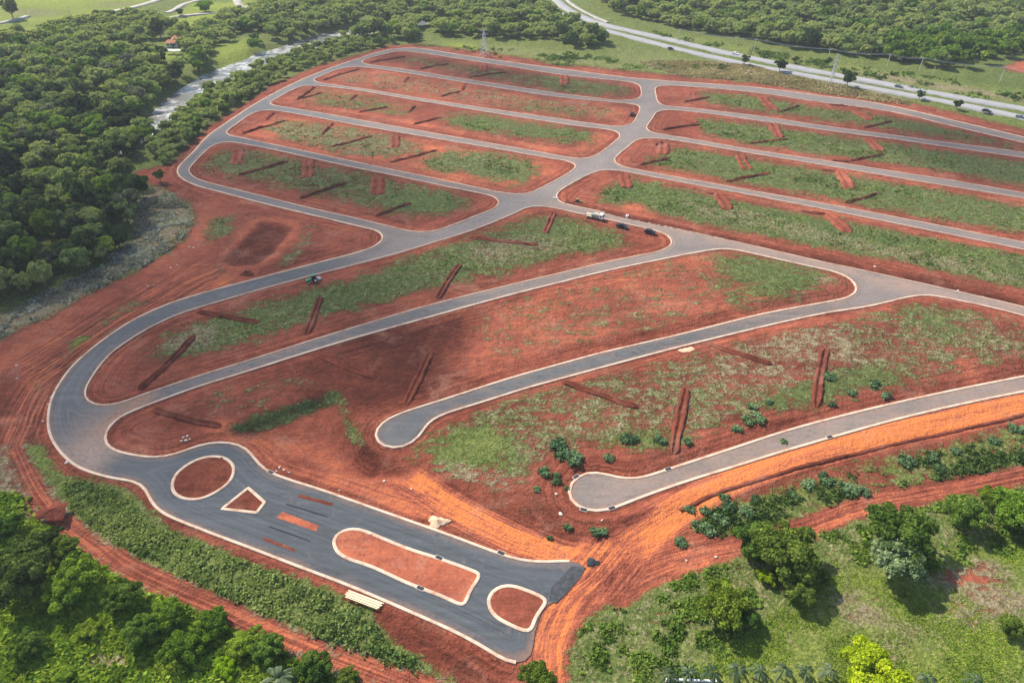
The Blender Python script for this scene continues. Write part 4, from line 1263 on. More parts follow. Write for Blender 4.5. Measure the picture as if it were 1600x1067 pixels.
# palms along the bottom edge of the lawn
def palm_meshes(seed):
    rg = np.random.default_rng(seed)
    m = MB(); m.tube((0, 0, -.3), (0, 0, 4.2), .16, .11, 8)
    tm = bpy.data.meshes.new("trunk"); tm.from_pydata(m.v, [], m.f); tm.materials.append(M["bark"])
    V, F = [], []
    for k in range(12):
        a = k * 2.4 + rg.random() * .4; e = .1 + 1.1 * (k % 4) / 3; Ln = 2.5 + .6 * rg.random()
        d = np.array([math.cos(a), math.sin(a)]); q = np.array([-d[1], d[0]])
        for sgn in (-1, 1):
            ns = 7
            for j in range(ns):
                def pt(t, w):
                    r = Ln * t * math.cos(e * (1 - .3 * t)); z = 4.2 + Ln * (math.sin(e) * t - .85 * t * t)
                    return (d[0] * r + q[0] * w * sgn, d[1] * r + q[1] * w * sgn, z - abs(w) * .6)
                t0, t1 = j / ns, (j + 1) / ns
                w0 = .5 * math.sin(math.pi * min(1, .2 + .8 * (1 - t0))); w1 = .5 * math.sin(math.pi * min(1, .2 + .8 * (1 - t1)))
                b = len(V)
                V += [pt(t0, 0), pt(t1, 0), pt(t1 + .05, w1 * .75), pt(t0 + .09, w0 * (.9 + .2 * (j % 2)))]
                F.append((b, b + 1, b + 2, b + 3))
    cm = mesh_np("fronds", V, F, M["frond"])
    set_attr(cm, "tint", np.column_stack([np.repeat(rg.random(len(V) // 14 + 1), 14)[:len(V)], np.full(len(V), .5), np.full(len(V), .5)]))
    return tm, cm


PT, PC = palm_meshes(4)
for i, (x, y) in enumerate([(1044,1056),(1075,1053),(1112,1055),(1151,1050),(1185,1051),(1222,1051),(1258,1052),(1294,1051),(1447,1062),(1522,1066)]):
    wx, wy = at(x, y, 2.2)
    o = empty("palm_tree", (wx, wy, float(hz(wx, wy))), i * 1.3, .62 + .1 * RNG.random())
    lb = ["leftmost", "second", "third", "fourth", "fifth", "sixth", "seventh", "eighth"]
    tag(o, (f"grey green feathery palm, {lb[i]} of the row along the bottom of the lawn" if i < 8 else ("small grey palm just right of the vivid yellow green tree" if i == 8 else "small dark palm at the bottom edge below the right side of the lawn")), "palm tree", "palms along the bottom of the lawn")
    link("trunk", PT, o); link("fronds", PC, o)
wx, wy = at(432, 1056, 2)
o = empty("palm_tree", (wx, wy, float(hz(wx, wy)) - 1.6), .4, 1.25)
tag(o, "arching palm-like plant among the bushes at the bottom left", "palm tree"); link("trunk", PT, o); link("fronds", PC, o)

# lone trees near the highway and in the far pasture
for a in [
 ("round", 1327, 121, 13.5, "dark round-crowned tree standing alone between the top street and the highway", "leafy_tree"),
 ("round", 1220, 101, 11.5, "round green tree on the golden bank beside the highway", "leafy_tree"),
 ("round", 1165, 92.5, 8.5, "small dark tree on the highway verge nearest the forest", "leafy_tree"),
 ("round", 1439, 147.5, 8, "thin grey tree on a bare trunk between the two highway carriageways", "thin_tree"),
 ("round", 1497, 163, 8.5, "pale wispy tree beside the near highway carriageway", "thin_tree"),
 ("round", 1243, 93, 6, "slim dark tree on the far verge of the highway, left one of a pair", "thin_tree"),
 ("round", 1294, 96, 7.5, "slim dark tree on the far verge of the highway behind the pylon", "thin_tree"),
 ("lime", 319, 10, 15, "large light green tree in the pasture at the top left", "spreading_tree"),
 ("dark", 281, 18.5, 8, "small dark round tree on the pale path in the top left pasture", "leafy_tree"),
 ("dark", 368, 13, 4.5, "tiny dark tree beside the junction of the pale paths", "leafy_tree"),
 ("round", 212, 288, 22, "dark round tree alone on the bare slope left of the main loop road", "leafy_tree"),
 ("round", 248, 274, 11, "small dark bush beside the bend of the loop road", "bush"),
 ("round", 246, 42, 15, "tall dark conical tree beside the farmhouse", "spreading_tree"),
 ("round", 14, 12, 16, "dark clump of trees at the top left corner of the pasture", "leafy_tree"),
]:
    tree(a[0], a[1], a[2], a[3], a[4], "bush" if a[5] == "bush" else "tree", a[5], None)

# ------------------------------------------------------------------ forest
FP = []
M["leaf_pale_tree"] = mat_leaf("pale_forest_leaves", (.07, .08, .045), (.17, .18, .11), (.34, .35, .24), .3, .4)
for k, (rx, rz, nl) in enumerate([(5, 5.0, 16), (5, 6.2, 20), (5, 4.4, 13), (5, 5.6, 24), (5, 7.2, 15), (5, 5.2, 18)]):
    rg = np.random.default_rng(50 + k)
    P, N, T = crown_pts(rg, rx, rz, nl, 1150)
    V, F = leaves(P, N, np.full(len(P), .80), rg, .75)
    m = MB(); m.tube((0, 0, -4.2), (0, 0, 2), .28, .16, 6)
    nv = len(V)
    big = (V, np.repeat(T, 4), m)
    P2, N2, T2 = crown_pts(np.random.default_rng(70 + k), rx, rz, nl, 300)
    V2, _ = leaves(P2, N2, np.full(len(P2), 1.4), rg, .65)
    FP.append((big, (V2, np.repeat(T2, 4))))


def forest_tree_mesh(k, mat):
    (V, T, m), _ = FP[k]
    me = bpy.data.meshes.new("forest_tree")
    n = len(V)
    vs = np.concatenate([V, np.array(m.v)])
    fs = [tuple(range(4 * i, 4 * i + 4)) for i in range(n // 4)] + [tuple(n + i for i in f) for f in m.f]
    me.from_pydata(vs.tolist(), [], fs)
    me.materials.append(mat); me.materials.append(M["bark"])
    me.polygons.foreach_set("material_index", [0] * (n // 4) + [1] * len(m.f))
    set_attr(me, "tint", np.column_stack([np.concatenate([T, np.zeros(len(m.v))]), np.full(len(vs), .5), np.full(len(vs), .3 + .1 * k)]))
    me.update()
    return me


FM = [forest_tree_mesh(k, M["leaf_forest"]) for k in range(6)]
FML = [forest_tree_mesh(k, M["leaf_forest_lime"]) for k in range(6)]
FMS = [forest_tree_mesh(k, M["leaf_pale_tree"]) for k in range(6)]
ZONES = [  # polygon, spacing, (rmin, rmax), lime share, name
 ([(-500,480),(-300,200),(-60,90),(40,66),(130,60),(200,88),(300,100),(330,108),(316,118),(262,160),(232,186),(222,202),(238,215),(226,230),(190,262),(205,292),(216,330),(216,366),(180,398),(140,420),(100,444),(60,464),(0,480),(-200,560)], 6.0, (3.0, 6.2), .15, "left bank"),
 ([(60,62),(110,38),(180,28),(240,30),(262,40),(236,62),(228,72),(170,72)], 5.5, (2.8, 4.6), 0, "pasture"),
 ([(262,50),(300,54),(330,44),(372,24),(420,14),(500,-10),(560,-25),(790,-25),(842,10),(884,36),(940,56),(946,74),(900,78),(862,64),(760,60),(700,58),(640,64),(560,62),(496,56),(455,66),(412,82),(395,88),(392,70),(340,66),(330,92),(350,106),(300,108),(290,86)], 6.4, (2.8, 5.6), .10, "middle"),
 ([(395,112),(420,96),(470,78),(510,62),(560,60),(620,66),(560,80),(520,92),(470,112),(420,136),(392,128)], 4.6, (1.6, 3.2), .06, "riverbank"),
 ([(250,208),(280,176),(312,150),(352,130),(380,118),(400,128),(420,136),(380,156),(340,184),(310,212),(280,240),(262,262),(240,258),(238,228)], 4.4, (1.6, 3.6), .10, "riverbank"),
 ([(905,-25),(960,22),(1060,46),(1180,66),(1290,84),(1380,96),(1470,108),(1520,106),(1590,86),(1700,80),(2100,60),(2000,-25)], 6.8, (3.0, 5.8), .10, "right"),
]
LIMEZ = W([(1370,100),(1400,62),(1500,64),(1640,60),(1640,84),(1590,86),(1520,106),(1470,106)])
cand = []
wRIV = strip(RIVER[4:], [w * 1.75 for w in RW[4:]], RIV_Z, 6)
for zi, (poly, sp, (r0, r1), ls, zn) in enumerate(ZONES):
    p = W(poly)
    mn, mx = p.min(0), p.max(0)
    gx, gy = np.meshgrid(np.arange(mn[0], mx[0], sp), np.arange(mn[1], mx[1], sp))
    gx = gx.ravel() + (RNG.random(gx.size) - .5) * sp * .95; gy = gy.ravel() + (RNG.random(gy.size) - .5) * sp * .95
    ok = pip(gx, gy, p) & ~pip(gx, gy, wRIV)
    ok &= (vnoise(gx, gy, 24, 9) > .17) | (RNG.random(gx.size) < .12)
    for x, y in zip(gx[ok], gy[ok]):
        if math.hypot(x, y) > 900: continue
        big = vnoise(np.array([x]), np.array([y]), 40, 12)[0]
        r = r0 + (r1 - r0) * (RNG.random() * .75 + .25 * big)
        lime = RNG.random() < ls or (zn == "right" and pip(np.array([x]), np.array([y]), LIMEZ)[0])
        d = math.sqrt(x * x + y * y + (CAM_H - 6) ** 2)
        zc = y * CP + (CAM_H - 6) * SP
        u = 800 + FPX * x / zc; v = 533.5 - FPX * (y * SP - (CAM_H - 6) * CP) / zc
        inview = -20 < u < 1620 and -10 < v < 1080
        cand.append([x, y, r, lime, d, zn, inview, r / d if inview else 0, big])
cand.sort(key=lambda c: -c[7])
FLAB = {"left bank": "dense dark green tree on the near side of the left river bank wood",
        "riverbank": "low bushy tree on the strip between the river and the loop road",
        "middle": "dark green tree in the wood behind the top street",
        "pasture": "dark tree in the belt below the pasture road",
        "right": "green tree in the wood beyond the highway"}
N_IND = 262
sv_, st_ = [], []
for i, (x, y, r, lime, d, zn, inv, _, big) in enumerate(cand):
    k = int(RNG.integers(6)); s = r / 5.0; a = RNG.random() * 6.283; zsc = (.7 + .75 * RNG.random() ** 1.5)
    z0 = float(hz(x, y))
    lift = (1.2 if zn == "riverbank" else 2.6) * s
    if i < N_IND:
        o = link("forest_tree", (FML if lime else (FMS if RNG.random() < .05 else FM))[k])
        o.location = (x, y, z0 + lift); o.rotation_euler = (0, 0, a); o.scale = (s, s, s * zsc)
        tag(o, FLAB[zn], "tree", {"left bank": "forest trees on the left bank", "riverbank": "bushy trees beside the river"}.get(zn, "trees of the far woods"))
    else:
        V, T = FP[k][1]
        c, sn = math.cos(a), math.sin(a)
        q = np.column_stack([(V[:, 0] * c - V[:, 1] * sn) * s + x, (V[:, 0] * sn + V[:, 1] * c) * s + y, V[:, 2] * s * zsc + z0 + lift])
        sv_.append((lime, q)); st_.append(np.column_stack([T, np.full(len(T), RNG.random()), np.full(len(T), RNG.random())]))
print("forest", len(cand))
for nm, flag in (("forest", False), ("bright_forest", True)):
    vv = [q for (l, q) in sv_ if l == flag]
    tt = [t for (l, q), t in zip(sv_, st_) if l == flag]
    if not vv: continue
    V = np.concatenate(vv)
    me = mesh_np("forest", V, np.arange(len(V)).reshape(-1, 4), M["leaf_forest_lime" if flag else "leaf_forest"])
    set_attr(me, "tint", np.concatenate(tt))
    tag(link("forest", me), "mass of far bright green treetops" if flag else "mass of dark green treetops of the far woods", "forest", kind="stuff")

# ------------------------------------------------------------------ weeds and grass tufts (stuff)
def scatter(name, n, region_px, sizer, hgt, mat, label, cat, dens, nq=5, seed=1, tilt=.8, up=.55, z=0.0):
    rg = np.random.default_rng(seed)
    p = region_px if isinstance(region_px, np.ndarray) else W(region_px, z)
    mn, mx = p.min(0), p.max(0)
    x = mn[0] + (mx[0] - mn[0]) * rg.random(n); y = mn[1] + (mx[1] - mn[1]) * rg.random(n)
    ok = pip(x, y, p); x, y = x[ok], y[ok]
    c, rd = cover(x, y)
    pr = dens(x, y, c) * ~rd
    ok = rg.random(len(x)) < pr
    x, y, c = x[ok], y[ok], c[ok]
    m = len(x)
    s = sizer(x, y) * (.6 + .8 * rg.random(m))
    z0 = hz(x, y)
    C = np.repeat(np.column_stack([x, y, z0]), nq, 0)
    off = rg.normal(0, 1, (m * nq, 3)) * np.repeat(s, nq)[:, None] * np.array([.38, .38, .0])
    off[:, 2] = np.repeat(s, nq) * hgt * (.2 + .8 * rg.random(m * nq))
    N = off * np.array([1, 1, .3]); N /= np.linalg.norm(N, axis=1)[:, None] + 1e-6
    N[:, 2] += up
    V, F = leaves(C + off, N, np.repeat(s, nq) * .62, rg, tilt)
    me = mesh_np(name, V, F, mat)
    tn = np.repeat(np.column_stack([.2 + .6 * rg.random(m), vnoise(x, y, 9, 15), rg.random(m)]), nq * 4, 0)
    set_attr(me, "tint", tn)
    print(name, m)
    return tag(link(name, me), label, cat, kind="stuff")


clump = lambda x, y, s=5: np.clip((vnoise(x, y, s, 21) - .35) * 2.4, 0, 1.2)
fsz = lambda a, b: (lambda x, y: a * np.clip(np.hypot(x, y) / 150, .75, 2.2) * (1 + b * vnoise(x, y, 3, 5)))
FIELD = W([(-40,700),(150,540),(300,330),(300,220),(420,150),(640,95),(1000,120),(1640,210),(1660,760),(1060,860),(700,780),(300,700)])
scatter("field_weeds", 520000, FIELD, fsz(.34, .5), .28, M["leaf_weed"], "low green weeds scattered over the red fields", "weeds",
        lambda x, y, c: np.clip(c[:, 0] * 1.5 - .6, 0, 1) ** 1.5 * (1 - .65 * c[:, 1]) * (.03 + clump(x, y, 4) * (vnoise(x, y, 16, 44) > .42)) * np.clip(160 / np.hypot(x, y), .2, 1) * .8, 4, 1)
scatter("dry_grass", 420000, FIELD, fsz(.34, .5), .25, M["leaf_straw"], "dry straw-coloured grass scattered over the fields", "dry grass",
        lambda x, y, c: np.clip(c[:, 0] * 1.4 - .3, 0, 1) * np.clip(c[:, 1] * 1.6 - .3, 0, 1) * (.05 + .8 * clump(x + 50, y, 3)) * np.clip(150 / np.hypot(x, y), .2, 1) * .8, 4, 2)
scatter("slope_weeds", 60000, SLOPE, lambda x, y: .42 + .3 * vnoise(x, y, 3, 8), .9, M["leaf_weed"], "tall green weeds covering the slope below the boulevard", "weeds",
        lambda x, y, c: np.clip(c[:, 0] * 2 - .9, 0, 1) * (.15 + .85 * clump(x, y, 3)) * .75, 5, 3)
scatter("undergrowth", 220000, W([(-60,770),(60,775),(140,850),(260,920),(480,1000),(700,1100),(300,1200),(-100,1200)], EMB), lambda x, y: .6 + .6 * vnoise(x, y, 6, 3), .8, M["leaf_lime"], "thick green undergrowth below the dirt track", "undergrowth",
        lambda x, y, c: np.clip(c[:, 0] * 2 - .8, 0, 1) * (1 - .8 * c[:, 1]) * (.3 + .7 * clump(x, y, 6)) * .8, 5, 4)
scatter("scrub", 120000, W([(880,1000),(1000,925),(1150,862),(1350,795),(1640,750),(1640,860),(1440,900),(1300,900),(1180,990),(1080,1067),(880,1080)]), lambda x, y: .5 + .4 * vnoise(x, y, 5, 3), .55, M["leaf_mid"], "patchy green scrub between the red path and the lawn", "scrub",
        lambda x, y, c: np.clip(c[:, 0] * 2 - .9, 0, 1) * (1 - .5 * c[:, 1]) * clump(x, y, 3) * (vnoise(x, y, 2.2, 33) > .42) * .55, 5, 5)
scatter("lawn_grass", 120000, W([(1130,1010),(1290,905),(1640,840),(1700,1080),(1080,1080)]), lambda x, y: .34 + 0 * x, .2, M["leaf_lime"], "short green grass of the lawn", "grass",
        lambda x, y, c: np.clip(c[:, 0] * 2 - 1.2, 0, 1) * (1 - .7 * c[:, 1]) * clump(x, y, 7) * .6, 3, 6)
scatter("bank_weeds", 70000, W([(1050,850),(1130,760),(1290,715),(1640,640),(1660,740),(1400,780),(1240,826),(1100,866)]), lambda x, y: .6 + .4 * vnoise(x, y, 5, 3), .6, M["leaf_weed"], "green weeds between the haul road and the red path", "weeds",
        lambda x, y, c: np.clip(c[:, 0] * 2 - .8, 0, 1) * clump(x, y, 4) * .5, 5, 7)
scatter("pale_weeds", 90000, W([(-40,540),(60,462),(150,420),(215,366),(222,300),(250,285),(304,330),(296,372),(200,430),(60,510)]), lambda x, y: .9 + 0 * x, .6, M["leaf_pale"], "pale grey dry weeds on the slope between forest and site", "weeds",
        lambda x, y, c: np.clip(c[:, 0] * 2 - .9, 0, 1) * clump(x, y, 4) * .55, 4, 8)
scatter("verge_grass", 60000, W([(1000,98),(1120,97),(1180,105),(1290,130),(1420,158),(1420,166),(1300,148),(1180,128),(1060,119)]), lambda x, y: 1.1 + 0 * x, .45, M["leaf_straw"], "tall golden grass on the bank below the highway", "dry grass",
        lambda x, y, c: .75 * (.25 + clump(x, y, 6)), 4, 9)

scatter("verge_scrub", 70000, W([(1020,50),(1180,76),(1300,98),(1450,120),(1640,148),(1640,170),(1450,144),(1290,112),(1140,80),(1030,58)]), lambda x, y: 1.0 + 1.1 * vnoise(x, y, 7, 3), .6, M["leaf_weed"], "rough green scrub on the far verge of the highway", "scrub",
        lambda x, y, c: .7 * clump(x, y, 9) * clump(x, y, 3), 4, 10)
scatter("meadow_grass", 90000, W([(640,70),(880,82),(1010,100),(1180,106),(1060,116),(900,106),(740,86)]), lambda x, y: .8 + .9 * vnoise(x, y, 7, 3), .4, M["leaf_weed"], "rough green tufts in the meadow behind the top street", "grass",
        lambda x, y, c: .6 * clump(x, y, 11) * clump(x, y, 3), 3, 11)

# ------------------------------------------------------------------ stones, sand, planks
def rock_mesh(seed):
    import bmesh
    rg = np.random.default_rng(seed)
    bm = bmesh.new(); bmesh.ops.create_icosphere(bm, subdivisions=2, radius=.5)
    k = rg.random(3) * 6
    for v in bm.verts:
        f = 1 + .28 * math.sin(v.co.x * 5 + k[0]) * math.cos(v.co.y * 6 + k[1]) + .2 * (rg.random() - .5)
        v.co = Vector((v.co.x * f * 1.2, v.co.y * f, v.co.z * f * .65))
    me = bpy.data.meshes.new("rock"); bm.to_mesh(me); bm.free()
    return me


M["stone"] = mat_plain("pale_stone", (.62, .53, .44), .9, .2, 3)
RK = []
for s_ in range(4):
    me = rock_mesh(s_); me.materials.append(M["stone"]); RK.append(me)
for i, (x, y, s) in enumerate([(26,571,.9),(27,591,.9),(296,386,.9),(303,388,1.1),(267,418,1.1),(277,414,.9),(231,447,.9),(240,445,.7),(291,689,1.2),(287,684,.9),(293,682,.9),(297,687,.7),(284,690,.8),(437,730,1.0),(444,734,.8),(452,738,.7),(432,736,.7),(67,658,.8),(600,750,1.0),(643,763,.8),(530,766,.6),(940,817,.8),(869,773,1.0),(1118,872,.9),(1072,877,.7),(1366,419,1.2),(1497,454,1.0),(1536,464,.8),(1060,356,.9),(1134,371,.9),(355,391,.7),(876,805,1.4),(105,722,1.6),(80,620,1.0),(75,632,.8)]):
    wx, wy = at(x, y)
    o = link("pale_stone", RK[i % 4]); o.location = (wx, wy, float(hz(wx, wy)) + .12); o.rotation_euler = (0, 0, i * 1.1); o.scale = (s * .6,) * 3
    tag(o, "pale loose stone lying on the bare red earth", "stone", "loose stones on the red earth")


def heap(name, px, py, r, h, mat, label, cat, seed):
    rg = np.random.default_rng(seed)
    wx, wy = at(px, py); n, m = 26, 9
    V = [(0, 0, h)]
    for j in range(1, m + 1):
        for i in range(n):
            t = j / m; a = i * 6.283 / n
            rr = r * t * (1 + .22 * math.sin(3 * a + seed) + .12 * math.sin(7 * a)) * (1 + .1 * (rg.random() - .5))
            V.append((rr * math.cos(a) * 1.35, rr * math.sin(a), h * (1 - t) ** 1.3 * (.8 + .4 * rg.random()) - (.15 if j == m else 0)))
    F = [(0, 1 + i, 1 + (i + 1) % n) for i in range(n)]
    for j in range(m - 1):
        b = 1 + j * n
        F += [(b + i, b + n + i, b + n + (i + 1) % n, b + (i + 1) % n) for i in range(n)]
    me = bpy.data.meshes.new(name); me.from_pydata(V, [], F); me.materials.append(mat); me.polygons.foreach_set("use_smooth", [True] * len(F)); me.update()
    o = link(name, me); o.location = (wx, wy, max(0, float(hz(wx, wy))) + .05)
    return tag(o, label, cat)


M["sand"] = mat_plain("pale_sand", (.56, .38, .24), .95, .3, 2)
heap("sand_heap", 684, 815, 1.6, .7, M["sand"], "pale heap of sand beside the upper kerb of the boulevard", "sand heap", 1)
heap("asphalt_heap", 926, 878, 1.0, .3, M["patch"], "dark heap of broken asphalt at the unfinished road end", "rubble heap", 2)
heap("soil_heap", 386, 428, 1.8, 1.2, M["soil_dark"], "small dark red soil heap just below the excavated pit", "soil heap", 3)
heap("soil_heap", 82, 800, 2.4, .9, M["soil_dark"], "dark red soil heap beside the dirt track at the left", "soil heap", 4)
heap("lime_heap", 1075, 550, 1.7, .25, M["sand"], "flat pale heap of sand beside the middle cul-de-sac street", "sand heap", 5)
# storm drains let into the kerbs
M["grate"] = mat_plain("dark_iron_grate", (.03, .03, .032), .6, .2, 4)
for i, (px, py, qx, qy, l) in enumerate([(900,745,908,740,"storm drain on the upper side of the lower cul-de-sac bulb"),(1044,733,1060,728,"storm drain on the upper kerb beyond the lower cul-de-sac bulb"),(912,796.5,922,799,"storm drain at the bottom of the lower cul-de-sac bulb"),(956,794,968,790,"storm drain on the lower kerb right of the cul-de-sac bulb"),
        (686,871.5,696,876,"storm drain on the upper kerb of the long median"),(657,919,667,923,"storm drain on the lower kerb of the long median"),(783,864,792,868,"storm drain on the boulevard's upper kerb near the unfinished end"),(423,738,432,742,"storm drain on the boulevard's upper kerb by the roundabout"),(1296,683,1310,679,"storm drain on the lower kerb beside the orange haul road")]):
    wx, wy = at(px, py); ex, ey = at(qx, qy)
    o = tag(empty("storm_drain", (wx, wy, .0), math.atan2(ey - wy, ex - wx)), l, "storm drain", "storm drains along the kerbs")
    m = MB(); m.box((0, 0, .08), (1.7, .95, .16)); m.build("concrete_lid", M["stone"], o, .02)
    m = MB()
    for k in range(6): m.box((-.62 + k * .25, 0, .175), (.15, .7, .03))
    m.box((0, 0, .164), (1.5, .8, .012)); m.build("grate", M["grate"], o)
M["wood"] = mat_plain("pale_new_timber", (.80, .66, .42), .8, .15, 4)
a, b = np.array(at(538, 926)), np.array(at(594, 947))
m = MB(); Ld = np.linalg.norm(b - a)
for i in range(7):
    m.box((RNG.random() * .5, (i - 3) * .24, .1 + .1 * (i % 2)), (Ld * (.85 + .15 * RNG.random()), .16, .1))
o = m.build("timber_stack", M["wood"]); c = (a + b) / 2
o.location = (c[0], c[1], .05); o.rotation_euler = (0, 0, math.atan2(b[1] - a[1], b[0] - a[0]))
tag(o, "stack of long pale timber planks beside the lower kerb of the boulevard", "timber stack")

# ------------------------------------------------------------------ vehicles
def paint_mat(name, col, rough=.3):
    t = NT(name)
    n = t.noise(3, None, 3)
    return t.bsdf(col, t.math('ADD', rough, t.math('MULTIPLY', n, .15)), None, spec=.5)


M["black"] = paint_mat("black_car_paint", (.012, .012, .014))
M["white"] = paint_mat("white_paint", (.80, .80, .78))
M["grey"] = paint_mat("grey_paint", (.25, .26, .27))
M["green"] = paint_mat("green_tractor_paint", (.012, .20, .10))
M["yellow"] = paint_mat("yellow_machine_paint", (.30, .19, .04))
M["beige"] = mat_plain("dusty_beige_metal", (.55, .47, .34), .7, .2, 2)
M["glass"] = paint_mat("dark_glass", (.02, .025, .03), .08)
M["rubber"] = mat_plain("black_rubber", (.02, .02, .02), .9, .3, 8)
M["steel"] = mat_plain("galvanised_steel", (.48, .49, .50), .55, .12, 3, .5, .4)
M["concrete"] = mat_plain("pale_concrete", (.52, .49, .45), .9, .12, 2)
M["lamp"] = paint_mat("clear_lamp", (.75, .75, .7), .15)


def heading(p, q):
    a, b = at(*p), at(*q)
    return math.atan2(b[1] - a[1], b[0] - a[0])


def wheels(root, spots, r, w):
    for x, y in spots:
        m = MB(); m.tube((0, -w / 2, 0), (0, w / 2, 0), r, r, 18)
        t = m.build("wheel", M["rubber"], root, .03); t.location = (x, y, r)
        m = MB(); m.tube((0, -w / 2 - .01, 0), (0, w / 2 + .01, 0), r * .58, r * .58, 14)
        m.build("rim", M["grey"], t)


def car(px, py, rz, col, label, pickup=False, z=0.0, group=None, name="parked_car", cat="car"):
    x, y = at(px, py, .6)
    root = empty(name, (x, y, max(z, float(hz(x, y)))), rz)
    tag(root, label, cat, group)
    m = MB()
    m.prism([(-2.25, .38), (2.2, .38), (2.28, .62), (2.15, .88), (1.2, 1.0), (.9, 1.02), (-2.1, 1.04), (-2.28, .8)], -.88, .88)
    m.build("body", col, root, .06)
    c = MB()
    if pickup: prof = [(.95, 1.0), (.35, 1.58), (-.75, 1.6), (-.95, 1.02)]
    else: prof = [(1.0, 1.0), (.35, 1.52), (-1.45, 1.52), (-2.1, 1.02)]
    c.prism(prof, -.74, .74)
    cab = c.build("cabin", col, root, .05)
    g = MB()
    x0, x1 = (prof[2][0] + .08, prof[1][0] - .02)
    g.box(((x0 + x1) / 2, 0, 1.3), (x1 - x0, 1.53, .32), .97)
    g.build("side_window", M["glass"], cab)
    g = MB(); g.add([(prof[0][0] - .04, -.62, 1.08), (prof[0][0] - .04, .62, 1.08), (prof[1][0] + .1, .56, 1.5), (prof[1][0] + .1, -.56, 1.5)], [(0, 1, 2, 3)])
    g.build("windscreen", M["glass"], cab)
    if pickup:
        d = MB(); d.box((-1.6, 0, 1.045), (1.15, 1.4, .02)); d.build("load_bed", M["rubber"], root)
    for s in (-1, 1):
        h = MB(); h.box((2.2, s * .62, .74), (.12, .36, .16)); h.build("headlight", M["lamp"], root)
    wheels(root, [(1.4, -.8), (1.4, .8), (-1.4, -.8), (-1.4, .8)], .34, .24)
    return root


RD = heading((880, 330), (1100, 380))
car(972, 353.5, RD, M["black"], "black pickup parked on the red verge below the white truck", True)
car(1016, 362.5, RD, M["black"], "black car parked on the red verge at the tip of the green field", False)
car(988, 178.5, heading((985, 192), (1000, 168)), M["black"], "dark pickup parked at the corner of the second field from the top", True)
HD = heading((1400, 150), (1600, 188))
car(1541, 175.5, HD, M["black"], "black car driving on the near carriageway of the highway", False, .6, "vehicles on the highway", "car")
car(1594, 184.5, HD, M["grey"], "dark vehicle at the right end of the near highway carriageway", True, .6, "vehicles on the highway", "car")
car(1048, 78, heading((1000, 64), (1070, 80)), M["black"], "black car on the near carriageway above the golden bank", False, .6, "vehicles on the highway", "car")
car(1149, 85.5, heading((1100, 76), (1200, 97)), M["white"], "white car on the far carriageway behind the small dark tree", False, .6, "vehicles on the highway", "car")
car(1404, 136.5, heading((1364, 128), (1465, 147)), M["grey"], "grey car on the far carriageway left of the thin grey tree", False, .6, "vehicles on the highway", "car")
car(846, 2.5, heading((830, -10), (860, 14)), M["white"], "white car at the top of the near carriageway beside the forest", False, .6, "vehicles on the highway", "car")

# flatbed truck
x, y = at(930, 337, 1.2)
tr = tag(empty("flatbed_truck", (x, y, .02), RD, .86), "white-cabbed flatbed truck with a beige tank parked on the road", "truck")
m = MB(); m.box((-.5, 0, .72), (8.0, .9, .22)); m.build("chassis", M["rubber"], tr, .02)
m = MB(); m.prism([(2.2, .75), (4.0, .75), (4.1, 1.5), (3.85, 2.65), (3.6, 2.8), (2.2, 2.8)], -1.18, 1.18)
cab = m.build("cab", M["white"], tr, .08)
m = MB(); m.add([(4.115, -1.0, 1.6), (4.115, 1.0, 1.6), (3.9, .95, 2.55), (3.9, -.95, 2.55)], [(0, 1, 2, 3)]); m.build("windscreen", M["glass"], cab)
m = MB(); m.box((3.1, 0, 2.05), (.9, 2.4, .6)); m.build("side_window", M["glass"], cab)
m = MB(); m.box((-1.3, 0, 1.02), (6.4, 2.4, .14)); m.box((-4.45, 0, 1.25), (.1, 2.4, .5)); m.build("flat_bed", M["beige"], tr, .02)
m = MB(); m.tube((-.2, 0, 1.95), (1.9, 0, 1.95), .95, .95, 18); m.build("tank", M["beige"], tr, .05)
m = MB(); m.box((-.9, 0, 1.6), (1.1, 2.1, 1.0)); m.build("pump_box", M["grey"], tr, .04)
m = MB(); m.box((-3.0, .3, 1.35), (2.4, 1.3, .45)); m.build("cargo", M["beige"], tr, .04)
for s in (-1, 1):
    h = MB(); h.box((4.06, s * .85, 1.05), (.1, .4, .22)); h.build("headlight", M["lamp"], tr)
wheels(tr, [(3.0, -1.02), (3.0, 1.02), (-1.6, -1.02), (-1.6, 1.02), (-2.8, -1.02), (-2.8, 1.02)], .5, .34)


